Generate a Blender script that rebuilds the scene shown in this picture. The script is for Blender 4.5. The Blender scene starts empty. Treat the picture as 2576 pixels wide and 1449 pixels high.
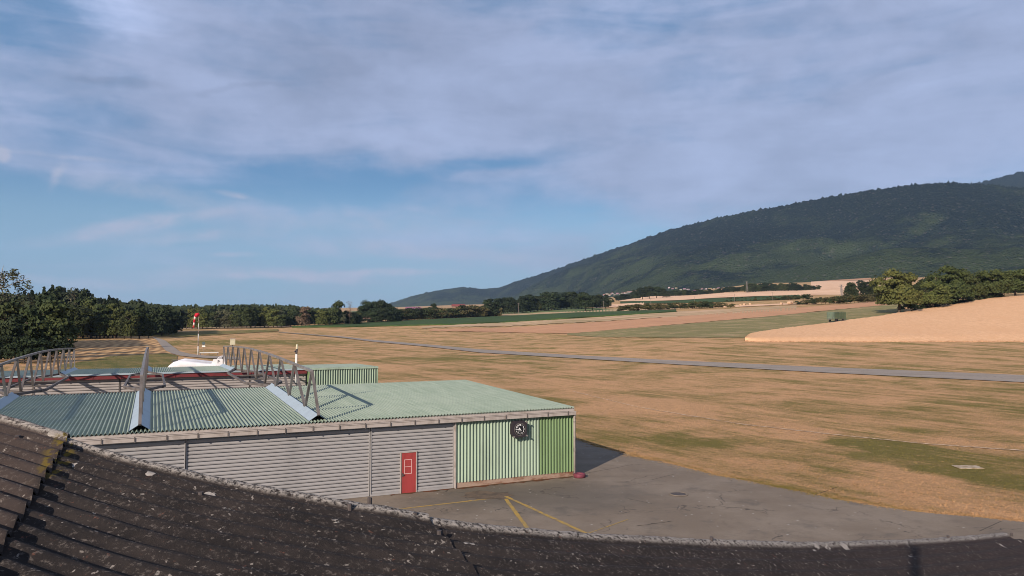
import bpy, math, random
import numpy as np
from mathutils import Vector, noise as mnoise
R = math.radians
random.seed(5); rng = np.random.default_rng(5)
SC = bpy.context.scene; COL = SC.collection

# ------------------------------------------------------------------ camera
H = 8.75; F = 1900.0; PIT = 0.0429            # eye height, focal length in 2576-px-wide units, tilt up
cam = bpy.data.cameras.new('camera'); camo = bpy.data.objects.new('camera', cam); COL.objects.link(camo)
camo.location = (0, 0, H); camo.rotation_euler = (math.pi/2 + PIT, 0, 0)
cam.sensor_width = 36; cam.lens = 36*F/2576; cam.clip_end = 60000; cam.clip_start = 0.05
SC.camera = camo
SC.view_settings.view_transform = 'Standard'; SC.view_settings.look = 'None'
SC.view_settings.exposure = 0.78; SC.view_settings.gamma = 1
SC.cycles.use_denoising = True; SC.cycles.filter_width = 0.95
SC.cycles.max_bounces = 5; SC.cycles.diffuse_bounces = 2; SC.cycles.glossy_bounces = 2
SC.cycles.volume_bounces = 0; SC.cycles.transparent_max_bounces = 6

# ------------------------------------------------------------------ sun
SAZ = R(27.5); SEL = R(24)                     # shadows run towards this azimuth (from +Y to +X)
sun = bpy.data.lights.new('sun', 'SUN'); suno = bpy.data.objects.new('sun', sun); COL.objects.link(suno)
sun.energy = 3.6; sun.angle = R(0.55); sun.color = (1.0, 0.87, 0.755)
sd = Vector((math.sin(SAZ)*math.cos(SEL), math.cos(SAZ)*math.cos(SEL), -math.sin(SEL)))
suno.rotation_euler = sd.to_track_quat('-Z', 'Y').to_euler(); suno.location = (-20, -30, 40)

# ------------------------------------------------------------------ node helper
class NT:
    def __init__(s, nt): s.nt = nt; s.N = nt.nodes; s.L = nt.links
    def n(s, typ, ins=None, **kw):
        nd = s.N.new(typ)
        for k, v in kw.items(): setattr(nd, k, v)
        for k, v in (ins or {}).items():
            sock = nd.inputs[k]
            if isinstance(v, bpy.types.NodeSocket): s.L.new(v, sock)
            else:
                if isinstance(v, tuple) and len(v) == 3 and sock.type == 'RGBA': v = (*v, 1)
                sock.default_value = v
        return nd
    def math(s, op, a, b=0.0, c=0.0, clamp=False):
        return s.n('ShaderNodeMath', {0: a, 1: b, 2: c}, operation=op, use_clamp=clamp).outputs[0]
    def mix(s, f, a, b, mode='MIX'):
        nd = s.n('ShaderNodeMix', None, data_type='RGBA', blend_type=mode)
        for i, v in ((0, f), (6, a), (7, b)):
            if isinstance(v, bpy.types.NodeSocket): s.L.new(v, nd.inputs[i])
            else: nd.inputs[i].default_value = (*v, 1) if isinstance(v, tuple) else v
        return nd.outputs[2]
    def smooth(s, v, a, b, lo=0.0, hi=1.0):
        return s.n('ShaderNodeMapRange', {0: v, 1: a, 2: b, 3: lo, 4: hi}, interpolation_type='SMOOTHSTEP').outputs[0]
    def mapping(s, vec, loc=(0,0,0), rot=(0,0,0), sc=(1,1,1)):
        return s.n('ShaderNodeMapping', {'Vector': vec, 'Location': loc, 'Rotation': rot, 'Scale': sc}).outputs[0]
    def noise(s, vec, scale, detail=4, rough=.55, dist=0.0):
        return s.n('ShaderNodeTexNoise', {'Vector': vec, 'Scale': scale, 'Detail': detail, 'Roughness': rough, 'Distortion': dist}).outputs[0]

# ------------------------------------------------------------------ sky (world)
W = bpy.data.worlds.new('World'); SC.world = W; W.use_nodes = True
w = NT(W.node_tree); w.N.clear()
tc = w.n('ShaderNodeTexCoord').outputs['Generated']
sep = w.n('ShaderNodeSeparateXYZ', {0: tc})
az = w.math('ARCTAN2', sep.outputs[0], sep.outputs[1])
el = w.math('ARCSINE', sep.outputs[2])
def azel(px, py):
    u = (px-1288)/F; v = (724.5-py)/F
    y = math.cos(PIT)-v*math.sin(PIT); z = math.sin(PIT)+v*math.cos(PIT)
    return math.atan2(u, y), math.atan2(z, math.hypot(u, y))
vec0 = w.n('ShaderNodeCombineXYZ', {0: az, 1: el, 2: 0.0}).outputs[0]
wob = w.n('ShaderNodeTexNoise', {'Vector': w.mapping(vec0, sc=(1, 2.2, 1)), 'Scale': 6.0, 'Detail': 5.0, 'Roughness': .6}).outputs[1]
wv = w.n('ShaderNodeVectorMath', {0: wob, 1: (.5, .5, .5)}, operation='SUBTRACT').outputs[0]
def blob(cx, cy, rx, ry, rot=0, wb=.12, lo=0.25, hi=1.0):
    a, e = azel(cx, cy)
    sc_ = w.n('ShaderNodeVectorMath', {0: wv, 1: (wb, wb*.6, 0)}, operation='MULTIPLY').outputs[0]
    vv = w.n('ShaderNodeVectorMath', {0: vec0, 1: sc_}, operation='ADD').outputs[0]
    vv = w.n('ShaderNodeVectorMath', {0: vv, 1: (a, e, 0)}, operation='SUBTRACT').outputs[0]
    vv = w.n('ShaderNodeVectorRotate', {'Vector': vv, 'Angle': R(rot)}, rotation_type='Z_AXIS').outputs[0]
    vv = w.n('ShaderNodeVectorMath', {0: vv, 1: (F/rx, F/ry, 0)}, operation='MULTIPLY').outputs[0]
    ln = w.n('ShaderNodeVectorMath', {0: vv}, operation='LENGTH').outputs[1]
    return w.smooth(ln, lo, hi, 1.0, 0.0)
nish = w.n('ShaderNodeTexSky', None, sky_type='NISHITA')
nish.sun_disc = False; nish.sun_elevation = SEL; nish.sun_rotation = math.pi + SAZ
nish.air_density = 1.0; nish.dust_density = .6; nish.ozone_density = 2.0; nish.altitude = 600
SKYK = 1.0
blue = w.mix(1.0, nish.outputs[0], (0.40, 0.52, 0.60), 'MULTIPLY')
# cloud amount : broad sheet aloft, streaks lower down
n1 = w.noise(w.mapping(vec0, loc=(3.1, 1.7, 0), rot=(0, 0, R(-6)), sc=(1.6, 4.2, 1)), 2.2, 7, .5, .4)
n2 = w.noise(w.mapping(vec0, loc=(7.7, 4.2, 0), rot=(0, 0, R(4)), sc=(2.0, 11.0, 1)), 2.6, 8, .55, .6)
n3 = w.noise(w.mapping(vec0, loc=(1.2, 9.2, 0), sc=(5, 8, 1)), 5.0, 6, .55, .3)
ela = lambda y: azel(1288, y)[1]
sheet = w.smooth(el, ela(640), ela(240), 0.12, 1.0)
amt = w.math('ADD', w.math('MULTIPLY', sheet, .78), w.math('MULTIPLY', w.math('SUBTRACT', n1, .5), 1.3))
amt = w.math('ADD', amt, w.math('MULTIPLY', w.math('SUBTRACT', n2, .5), 1.5))
def addb(x, b, k): return w.math('ADD', x, w.math('MULTIPLY', b, k))
amt = addb(amt, blob(1250, 215, 900, 170, -2, .15), .45)
amt = addb(amt, blob(2350, 180, 520, 360, 0, .2), .40)
amt = addb(amt, blob(1500, 420, 1300, 110, 6, .15), .30)
amt = addb(amt, blob(1900, 430, 700, 190, 0, .2), .42)
amt = addb(amt, blob(1300, 640, 560, 90, 4, .1), .42)
amt = addb(amt, blob(120, 500, 620, 130, 0, .25), -.42)
amt = addb(amt, blob(620, 455, 700, 80, -4, .25), -.38)
amt = addb(amt, blob(1150, 420, 330, 46, -6, .15), -.42)
amt = addb(amt, blob(1620, 120, 380, 170, 20, .2), -.30)
amt = addb(amt, blob(40, 40, 260, 90, 0, .1), -.6)
amt = addb(amt, blob(1560, 620, 330, 120, 25, .1), -.15)
strk = blob(340, 572, 290, 30, -12, .05, 0)
for args, k_ in (((480, 602, 280, 20, -6, .07, 0), .5), ((582, 487, 62, 11, 10, .02, 0), 1.0), ((700, 690, 430, 24, 0, .08, 0), .9), ((1000, 688, 260, 12, 0, .05, 0), .6), ((590, 641, 90, 9, -3, .02, 0), .8), ((250, 706, 330, 20, 0, .06, 0), .6),
                 ((146, 430, 16, 60, 18, .03, 0), .5), ((180, 392, 200, 8, 0, .03, 0), .5), ((0, 385, 22, 24, 0, .03, .2), 1.2), ((420, 480, 420, 50, 10, .12, 0), .45), ((900, 560, 420, 60, -4, .12, 0), .4), ((1050, 640, 500, 30, 3, .08, 0), .6)):
    strk = addb(strk, blob(*args), k_)
strk = w.math('MULTIPLY', strk, w.smooth(n3, .30, .68, .35, 1.0))
amt = w.math('ADD', amt, w.math('MULTIPLY', w.math('SUBTRACT', n3, .5), .5))
cl = w.smooth(amt, -.30, 1.05)
ctex = w.noise(w.mapping(vec0, loc=(5, 2, 0), sc=(1.5, 3.5, 1)), 3.0, 6, .55, .5)
cshade = w.math('ADD', w.smooth(ctex, .30, .70, .84, 1.06), w.math('MULTIPLY', blob(880, 110, 560, 230, 0, .2), -.13))
cshade = addb(cshade, blob(250, 20, 190, 55, 0, .1), .30)
cshade = addb(cshade, w.math('SUBTRACT', n2, .5), .30)
cshade = addb(cshade, w.math('SUBTRACT', n3, .46), .20)
cshade = addb(cshade, blob(280, 205, 150, 16, 0, .08), -.16)
cshade = addb(cshade, blob(600, 220, 180, 10, -14, .08), -.10)
ccol = w.mix(1.0, w.mix(w.smooth(el, ela(760), ela(500)), (2.55, 2.92, 3.95), (2.62, 3.02, 4.40)), w.n('ShaderNodeCombineColor', {0: cshade, 1: cshade, 2: cshade}).outputs[0], 'MULTIPLY')
hz = w.smooth(el, ela(400), ela(800))
sky = w.mix(w.math('MULTIPLY', hz, .82), blue, (1.52, 2.52, 3.65))
sky = w.mix(w.smooth(el, ela(580), ela(420), 0., .75), sky, (.60, 1.62, 3.10))
sky = w.mix(w.math('MULTIPLY', cl, .88), sky, ccol)
sky = w.mix(w.math('MINIMUM', w.math('MULTIPLY', strk, 1.15), .8), sky, (3.1, 3.2, 4.05))
# the rest of the sky dome (behind the camera) is plain hazy daylight
bg = w.n('ShaderNodeBackground', {0: sky, 1: 0.090})
out = w.n('ShaderNodeOutputWorld', {0: bg.outputs[0]})

# ------------------------------------------------------------------ materials
MATS = {}
def newmat(name):
    m = bpy.data.materials.new(name); m.use_nodes = True; t = NT(m.node_tree)
    b = t.N['Principled BSDF']; MATS[name] = m
    return m, t, b
def setin(t, b, k, v):
    if isinstance(v, bpy.types.NodeSocket): t.L.new(v, b.inputs[k])
    else: b.inputs[k].default_value = (*v, 1) if isinstance(v, tuple) else v
def mat(name, c1, c2=None, scale=3.0, rough=.8, sc=(1, 1, 1), bump=0.0, metal=0.0, lo=.35, hi=.65, spec=.3, c3=None, s3=20.0, bsc=None, objrand=0.0):
    m, t, b = newmat(name)
    oc = t.n('ShaderNodeTexCoord').outputs['Object']
    col = c1
    if c2: col = t.mix(t.smooth(t.noise(t.mapping(oc, sc=sc), scale, 6, .6), lo, hi), c1, c2)
    if c3: col = t.mix(t.smooth(t.noise(oc, s3, 5, .65), .56, .70), col, c3)
    if objrand:
        rnd = t.n('ShaderNodeObjectInfo').outputs['Random']
        hs = t.n('ShaderNodeHueSaturation', {'Hue': t.smooth(rnd, 0, 1, .5-objrand*.10, .5+objrand*.07), 'Saturation': t.smooth(t.math('FRACT', t.math('MULTIPLY', rnd, 7.3)), 0, 1, 1-objrand*.3, 1+objrand*.15),
              'Value': t.smooth(t.math('FRACT', t.math('MULTIPLY', rnd, 17.7)), 0, 1, 1-objrand*.4, 1+objrand*.4), 'Color': col if isinstance(col, bpy.types.NodeSocket) else (*col, 1)})
        col = hs.outputs[0]
    setin(t, b, 'Base Color', col); b.inputs['Roughness'].default_value = rough
    b.inputs['Metallic'].default_value = metal; b.inputs['Specular IOR Level'].default_value = spec
    if bump:
        bn = t.n('ShaderNodeBump', {'Height': t.noise(t.mapping(oc, sc=bsc or sc), scale*4, 6, .7), 'Strength': bump, 'Distance': .05})
        t.L.new(bn.outputs[0], b.inputs['Normal'])
    return m

RUN = math.atan2(-314, 185)                    # heading of the paved strip
def grassmat(name, tan, olive, bias=0.0, stripes=.6, fine=1.0, patches=()):
    m, t, b = newmat(name)
    oc = t.n('ShaderNodeTexCoord').outputs['Object']
    rv = t.mapping(oc, rot=(0, 0, -RUN))
    big = t.noise(oc, .10, 6, .62, .5)
    streak = t.noise(t.mapping(rv, sc=(.06, 1, 1)), .42, 8, .72, .4)
    mid = t.noise(t.mapping(rv, sc=(.55, 1, 1)), .45, 8, .74)
    far = t.noise(t.mapping(rv, loc=(5, 5, 0), sc=(.05, 1, 1)), .15, 9, .80, .2)
    tuft = t.noise(oc, 2.6, 9, .85)
    f = t.math('ADD', t.math('MULTIPLY', big, .9), t.math('MULTIPLY', streak, stripes))
    f = t.math('ADD', f, t.math('MULTIPLY', mid, .55))
    f = t.math('ADD', f, t.math('MULTIPLY', tuft, .55*fine))
    f = t.math('ADD', f, t.math('MULTIPLY', far, .75))
    mean = (.9+stripes+.55+.55*fine+.75)*.5
    if patches:
        dd = t.n('ShaderNodeTexNoise', {'Vector': oc, 'Scale': .22, 'Detail': 5.0}).outputs[1]
        dv = t.n('ShaderNodeVectorMath', {0: t.n('ShaderNodeVectorMath', {0: dd, 1: (.5, .5, .5)}, operation='SUBTRACT').outputs[0], 'Scale': 9.0}, operation='SCALE').outputs[0]
        pv_ = t.n('ShaderNodeVectorMath', {0: oc, 1: dv}, operation='ADD').outputs[0]
        for cx_, cy_, rx_, ry_, k_ in patches:
            q = t.n('ShaderNodeVectorMath', {0: pv_, 1: (cx_, cy_, 0)}, operation='SUBTRACT').outputs[0]
            q = t.n('ShaderNodeVectorMath', {0: q, 1: (1/rx_, 1/ry_, 0)}, operation='MULTIPLY').outputs[0]
            f = t.math('ADD', f, t.math('MULTIPLY', t.smooth(t.n('ShaderNodeVectorMath', {0: q}, operation='LENGTH').outputs[1], .2, 1.15, 1, 0), k_))
    col = t.mix(t.smooth(f, mean-.15+bias, mean+.24+bias), tan, olive)
    pale = t.noise(t.mapping(rv, loc=(31, 7, 0), sc=(.12, 1, 1)), .22, 9, .8)
    col = t.mix(t.smooth(pale, .52, .68, 0, .75), col, tuple(min(1, x*1.22) for x in tan))
    dk = t.noise(t.mapping(oc, loc=(3, 3, 3), sc=(1, 1.6, 1)), 1.5, 9, .85)
    lt = t.noise(t.mapping(oc, loc=(13, 3, 3), sc=(1, 1.4, 1)), .9, 9, .85)
    col = t.mix(t.smooth(lt, .53, .70, 0, .55), col, tuple(min(1, x*1.3) for x in tan))
    col = t.mix(t.smooth(dk, .50, .68, 0, .70), col, tuple(x*.45 for x in olive))
    setin(t, b, 'Base Color', col); b.inputs['Roughness'].default_value = .95; b.inputs['Specular IOR Level'].default_value = .1
    bn = t.n('ShaderNodeBump', {'Height': t.noise(oc, 4.0, 8, .82), 'Strength': .9, 'Distance': .3})
    t.L.new(bn.outputs[0], b.inputs['Normal'])
    return m
def fl0(px, py): v = (724.5-py)/F; y = math.cos(PIT)-v*math.sin(PIT); b_ = (math.sin(PIT)+v*math.cos(PIT))/y; return ((px-1288)/F/y)*(-H/b_), -H/b_
GP = [(*fl0(2230, 1125), 5.0, 7, .34), (*fl0(2540, 1215), 5, 7, .32), (*fl0(1720, 1112), 5, 6, .26), (*fl0(2500, 1030), 12, 14, .13), (*fl0(2020, 1085), 4, 7, -.32), (*fl0(1600, 1020), 10, 12, -.22), (*fl0(2330, 1215), 4, 5, -.14), (*fl0(1420, 965), 12, 14, -.12), (*fl0(1250, 900), 30, 18, .14), (*fl0(2300, 880), 50, 26, -.12), (*fl0(620, 862), 50, 40, .26), (*fl0(1050, 905), 24, 14, .12)]
M_grass = grassmat('dry_grass', (.53, .308, .156), (.182, .150, .044), .0, .55, 1.0, GP)
M_olive = grassmat('olive_stubble', (.40, .28, .15), (.20, .18, .075), -.16, .3)
M_green = grassmat('short_green_grass', (.25, .18, .07), (.11, .115, .035), -.05, .5)
M_pink = mat('pink_stubble', (.50, .275, .15), (.39, .205, .11), .35, .95, sc=(.09, 1, 1), spec=.1, c3=(.5, .27, .16), s3=.5)
M_pale = mat('pale_stubble', (.72, .47, .30), (.60, .37, .22), .02, .95, sc=(1, 2, 1), spec=.1)
M_pale2 = mat('pale_stubble_strip', (.50, .33, .20), (.30, .22, .11), .05, .95, sc=(.4, 2, 1), spec=.1)
M_crop = mat('dark_green_crop', (.035, .062, .020), (.055, .085, .026), .3, .9, sc=(.2, 1, 1), spec=.1)
M_far_green = mat('far_green_field', (.10, .13, .05), (.14, .16, .06), .03, .9, spec=.1)

def wheatmat():
    m, t, b = newmat('ripe_wheat')
    oc = t.n('ShaderNodeTexCoord').outputs['Object']
    n = t.noise(t.mapping(oc, sc=(1, .5, .2)), .9, 9, .85)
    n2_ = t.noise(t.mapping(oc, sc=(1, .4, 1)), .05, 6, .65)
    n3_ = t.noise(t.mapping(oc, loc=(4, 4, 0), sc=(.5, 1, 1)), .08, 6, .7)
    col = t.mix(t.smooth(n, .36, .66), (.69, .42, .24), (.55, .315, .165))
    col = t.mix(t.smooth(n2_, .40, .62, 0, .6), col, (.60, .345, .185))
    col = t.mix(t.smooth(n3_, .64, .72, 0, .5), col, (.30, .17, .09))
    setin(t, b, 'Base Color', col); b.inputs['Roughness'].default_value = 1; b.inputs['Specular IOR Level'].default_value = .05
    bn = t.n('ShaderNodeBump', {'Height': n, 'Strength': .5, 'Distance': .2}); t.L.new(bn.outputs[0], b.inputs['Normal'])
    return m
M_wheat = wheatmat()
M_stalk = mat('wheat_stalks', (.30, .175, .10), (.42, .25, .15), 1.8, 1, sc=(1, 1, .3), spec=.02)

def stripefield():
    m, t, b = newmat('striped_stubble')
    oc = t.n('ShaderNodeTexCoord').outputs['Object']
    wob_ = t.n('ShaderNodeTexNoise', {'Vector': oc, 'Scale': .03, 'Detail': 3.0}).outputs[1]
    wv_ = t.n('ShaderNodeVectorMath', {0: wob_, 'Scale': 9.0}, operation='SCALE').outputs[0]
    v = t.n('ShaderNodeVectorMath', {0: oc, 1: wv_}, operation='ADD').outputs[0]
    wav = t.n('ShaderNodeTexWave', {'Vector': t.mapping(v, rot=(0, 0, R(-20))), 'Scale': .10, 'Distortion': 2.2, 'Detail': 3.0, 'Detail Scale': .6}, bands_direction='X').outputs[1]
    n = t.noise(oc, .25, 8, .75)
    f = t.math('ADD', t.math('MULTIPLY', wav, .42), t.math('MULTIPLY', n, .8))
    col = t.mix(t.smooth(f, .40, .85), (.27, .155, .072), (.52, .32, .15))
    col = t.mix(t.smooth(t.noise(oc, .02, 5, .6), .55, .68, 0, .5), col, (.17, .14, .05))
    setin(t, b, 'Base Color', col); b.inputs['Roughness'].default_value = .95; b.inputs['Specular IOR Level'].default_value = .1
    return m
M_stripe = stripefield()

def asphaltmat():
    m, t, b = newmat('worn_asphalt')
    oc = t.n('ShaderNodeTexCoord').outputs['Object']
    col = t.mix(t.smooth(t.noise(oc, .22, 7, .65), .36, .66), (.168, .130, .094), (.218, .174, .130))
    col = t.mix(t.smooth(t.noise(t.mapping(oc, loc=(9, 2, 0)), .5, 8, .7), .50, .70, 0, .75), col, (.112, .093, .074))
    col = t.mix(t.smooth(t.noise(oc, 14, 6, .8), .45, .8, 0, .5), col, (.07, .062, .056))
    # oily wear in front of the hangar doors
    qd = t.n('ShaderNodeVectorMath', {0: oc, 1: (1.5, 38.0, 0)}, operation='SUBTRACT').outputs[0]
    qd = t.n('ShaderNodeVectorMath', {0: qd, 1: (1/7.5, 1/4.2, 0)}, operation='MULTIPLY').outputs[0]
    ql = t.math('ADD', t.n('ShaderNodeVectorMath', {0: qd}, operation='LENGTH').outputs[1], t.math('MULTIPLY', t.noise(oc, .6, 6, .7), .9))
    col = t.mix(t.smooth(ql, .75, 1.55, .62, 0), col, (.088, .076, .062))
    wh = t.n('ShaderNodeTexVoronoi', {'Vector': oc, 'Scale': 3.2}); wc = t.n('ShaderNodeSeparateColor', {0: wh.outputs[1]})
    col = t.mix(t.math('MULTIPLY', t.smooth(wh.outputs[0], .10, .2, .7, 0), t.smooth(wc.outputs[0], .86, .9)), col, (.42, .39, .34))
    col = t.mix(t.smooth(t.noise(t.mapping(oc, loc=(2.2, 0, 0)), .9, 8, .75, .5), .60, .70, 0, .45), col, (.07, .056, .04))
    col = t.mix(t.smooth(t.noise(t.mapping(oc, loc=(5, 5, 0), sc=(1.2, .6, 1)), 2.6, 5, .6), .70, .76, 0, .5), col, (.30, .27, .24))
    # cracks and joints
    d = t.n('ShaderNodeTexNoise', {'Vector': oc, 'Scale': 1.2, 'Detail': 5.0}).outputs[1]
    dv = t.n('ShaderNodeVectorMath', {0: d, 'Scale': .9}, operation='SCALE').outputs[0]
    v = t.n('ShaderNodeVectorMath', {0: oc, 1: dv}, operation='ADD').outputs[0]
    vo = t.n('ShaderNodeTexVoronoi', {'Vector': t.mapping(v, rot=(0, 0, .4), sc=(.16, .24, 1)), 'Scale': 1.0}, feature='DISTANCE_TO_EDGE').outputs[0]
    crk = t.math('MULTIPLY', t.smooth(vo, .003, .009, 1, 0), t.smooth(t.noise(oc, .35, 3), .46, .60))
    col = t.mix(t.math('MULTIPLY', crk, .75), col, (.04, .034, .03))
    setin(t, b, 'Base Color', col); b.inputs['Roughness'].default_value = .9; b.inputs['Specular IOR Level'].default_value = .2
    bn = t.n('ShaderNodeBump', {'Height': t.noise(oc, 30, 6, .8), 'Strength': .35, 'Distance': .02}); t.L.new(bn.outputs[0], b.inputs['Normal'])
    return m
M_asph = asphaltmat()
M_strip = mat('grey_strip_paving', (.235, .195, .155), (.285, .24, .195), .6, .9, sc=(.2, 1, 1), spec=.2, c3=(.14, .12, .11), s3=2.)
M_yellow = mat('worn_yellow_paint', (.36, .225, .045), (.24, .17, .07), 2.5, .8, c3=(.17, .14, .11), s3=5.)

def paint(name, c, dirt, rough=.55, sc=(1, 1, .25), scale=1.2, k=.6, metal=0., objrand=0):
    return mat(name, c, dirt, scale, rough, sc=sc, metal=metal, lo=.42, hi=.75, spec=.35)
M_mint = paint('pale_mint_corrugated', (.285, .36, .27), (.21, .26, .195))
M_leafg = paint('brighter_green_corrugated', (.15, .225, .105), (.12, .18, .08))
def roofsheetmat():
    m, t, b = newmat('weathered_green_roof_sheet')
    oc = t.n('ShaderNodeTexCoord').outputs['Object']; rv = t.mapping(oc, rot=(0, 0, -.4429))
    f = t.noise(t.mapping(rv, sc=(1, .04, 1)), 5.5, 7, .75)
    g_ = t.noise(oc, .35, 5, .6)
    col = t.mix(t.smooth(f, .36, .66), (.180, .228, .168), (.255, .30, .232))
    col = t.mix(t.smooth(g_, .40, .68, 0, .55), col, (.26, .30, .235))
    sy_ = t.n('ShaderNodeSeparateXYZ', {0: rv}).outputs[1]
    lap = t.math('FRACT', t.math('MULTIPLY', sy_, 1/2.75))
    col = t.mix(t.smooth(lap, .0, .03, .5, 0), col, (.10, .13, .10))
    dot = t.n('ShaderNodeTexVoronoi', {'Vector': t.mapping(rv, sc=(1.0, .73, 0)), 'Scale': 1.0, 'Randomness': .12}).outputs[0]
    col = t.mix(t.smooth(dot, .035, .06, .5, 0), col, (.11, .10, .09))
    setin(t, b, 'Base Color', col); b.inputs['Roughness'].default_value = .55; b.inputs['Specular IOR Level'].default_value = .3
    return m
M_roofg = roofsheetmat()
M_slat = paint('ribbed_grey_door', (.30, .285, .275), (.25, .238, .23), scale=.8, rough=.5)
M_slat2 = paint('ribbed_beige_door', (.345, .31, .285), (.29, .26, .24), scale=.8, rough=.5)
M_trim = paint('beige_trim', (.36, .315, .28), (.25, .21, .18), scale=2.5, sc=(1, 1, 1))
M_red = paint('red_door_paint', (.30, .042, .04), (.22, .035, .03), scale=3)
M_maroon = paint('maroon_gutter', (.155, .026, .028), (.09, .02, .022), scale=1.5, sc=(1, 1, 1))
M_flash = paint('pale_blue_grey_flashing', (.31, .37, .40), (.27, .32, .35), scale=1.0, sc=(1, 1, 1), rough=.45)
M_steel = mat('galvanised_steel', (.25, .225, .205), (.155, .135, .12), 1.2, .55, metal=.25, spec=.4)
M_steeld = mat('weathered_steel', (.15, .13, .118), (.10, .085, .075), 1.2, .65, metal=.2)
M_dark = mat('dark_void', (.03, .032, .036), rough=.8)
M_black = mat('black_plastic', (.028, .022, .026), rough=.5, spec=.4)
M_white = mat('white_gelcoat', (.68, .66, .66), (.58, .57, .57), .8, .35, spec=.5)
M_whitep = mat('white_paint', (.62, .6, .56), rough=.6)
M_conc = mat('stained_concrete', (.31, .22, .165), (.16, .07, .038), 1.6, .9, sc=(.6, .6, 1.5), lo=.42, hi=.66, bump=.3, spec=.1)
M_rust = mat('rusty_dirt', (.13, .048, .024), (.08, .06, .035), 2.5, .95, spec=.05)
M_tyre = mat('maroon_painted_tyre', (.17, .035, .055), (.12, .03, .04), 6, .7)
M_cream = mat('cream_box', (.55, .49, .33), (.45, .39, .26), 3, .6)
M_bark = mat('bark', (.10, .075, .055), (.06, .045, .035), 2, .95, spec=.05)
M_birchbark = mat('birch_bark', (.42, .38, .33), (.12, .10, .08), 2, .9, sc=(1, 1, 4), spec=.1)
M_sockr = mat('red_sock_cloth', (.45, .012, .028), rough=.8)
M_sockw = mat('white_sock_cloth', (.62, .50, .44), rough=.8)
M_iron = mat('cast_iron', (.055, .045, .042), (.08, .065, .06), 8, .8)
M_wood = mat('grey_wood_pole', (.23, .19, .165), (.15, .12, .10), 2, .9)
M_trailer = paint('grey_green_trailer_paint', (.085, .115, .060), (.05, .07, .04), scale=1.5)
M_trailerl = paint('pale_grey_green_trailer_paint', (.12, .16, .11), (.08, .10, .075), scale=1.5)
M_hay = mat('straw', (.5, .34, .23), (.36, .24, .15), 3, 1., spec=.05)
M_wall = mat('house_render', (.36, .32, .28), rough=.9, objrand=.8)
M_tile = mat('roof_tiles', (.30, .15, .11), (.22, .11, .09), 1, .9, objrand=1.0)
M_redroof = mat('red_roof_sheet', (.20, .05, .045), rough=.8)

# ------------------------------------------------------------------ objects
def tag(o, label=None, cat=None, group=None, kind=None):
    if label: o['label'] = label
    if cat: o['category'] = cat
    if group: o['group'] = group
    if kind: o['kind'] = kind
    return o
def obj(name, me, parent=None, m=None):
    o = bpy.data.objects.new(name, me); COL.objects.link(o)
    if m is not None and me is not None:
        for x in (m if isinstance(m, (list, tuple)) else [m]): me.materials.append(x)
    if parent: o.parent = parent
    return o
def empty(name, loc=(0, 0, 0), rz=0.0):
    o = bpy.data.objects.new(name, None); COL.objects.link(o); o.location = loc; o.rotation_euler = (0, 0, rz); o.empty_display_size = .3
    return o
def textmesh(name, body, size, ext, off, m, parent, loc, sc=(1, 1, 1)):
    cu = bpy.data.curves.new(name, 'FONT'); cu.body = body; cu.size = size; cu.extrude = ext; cu.offset = off; cu.align_x = 'CENTER'; cu.align_y = 'CENTER'
    tmp = bpy.data.objects.new(name, cu); COL.objects.link(tmp); bpy.context.view_layer.update()
    me = bpy.data.meshes.new_from_object(tmp.evaluated_get(bpy.context.evaluated_depsgraph_get())); bpy.data.objects.remove(tmp)
    me.materials.clear(); o = obj(name, me, parent, m); o.location = loc; o.rotation_euler = (math.pi/2, 0, 0); o.scale = sc
    return o
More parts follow.
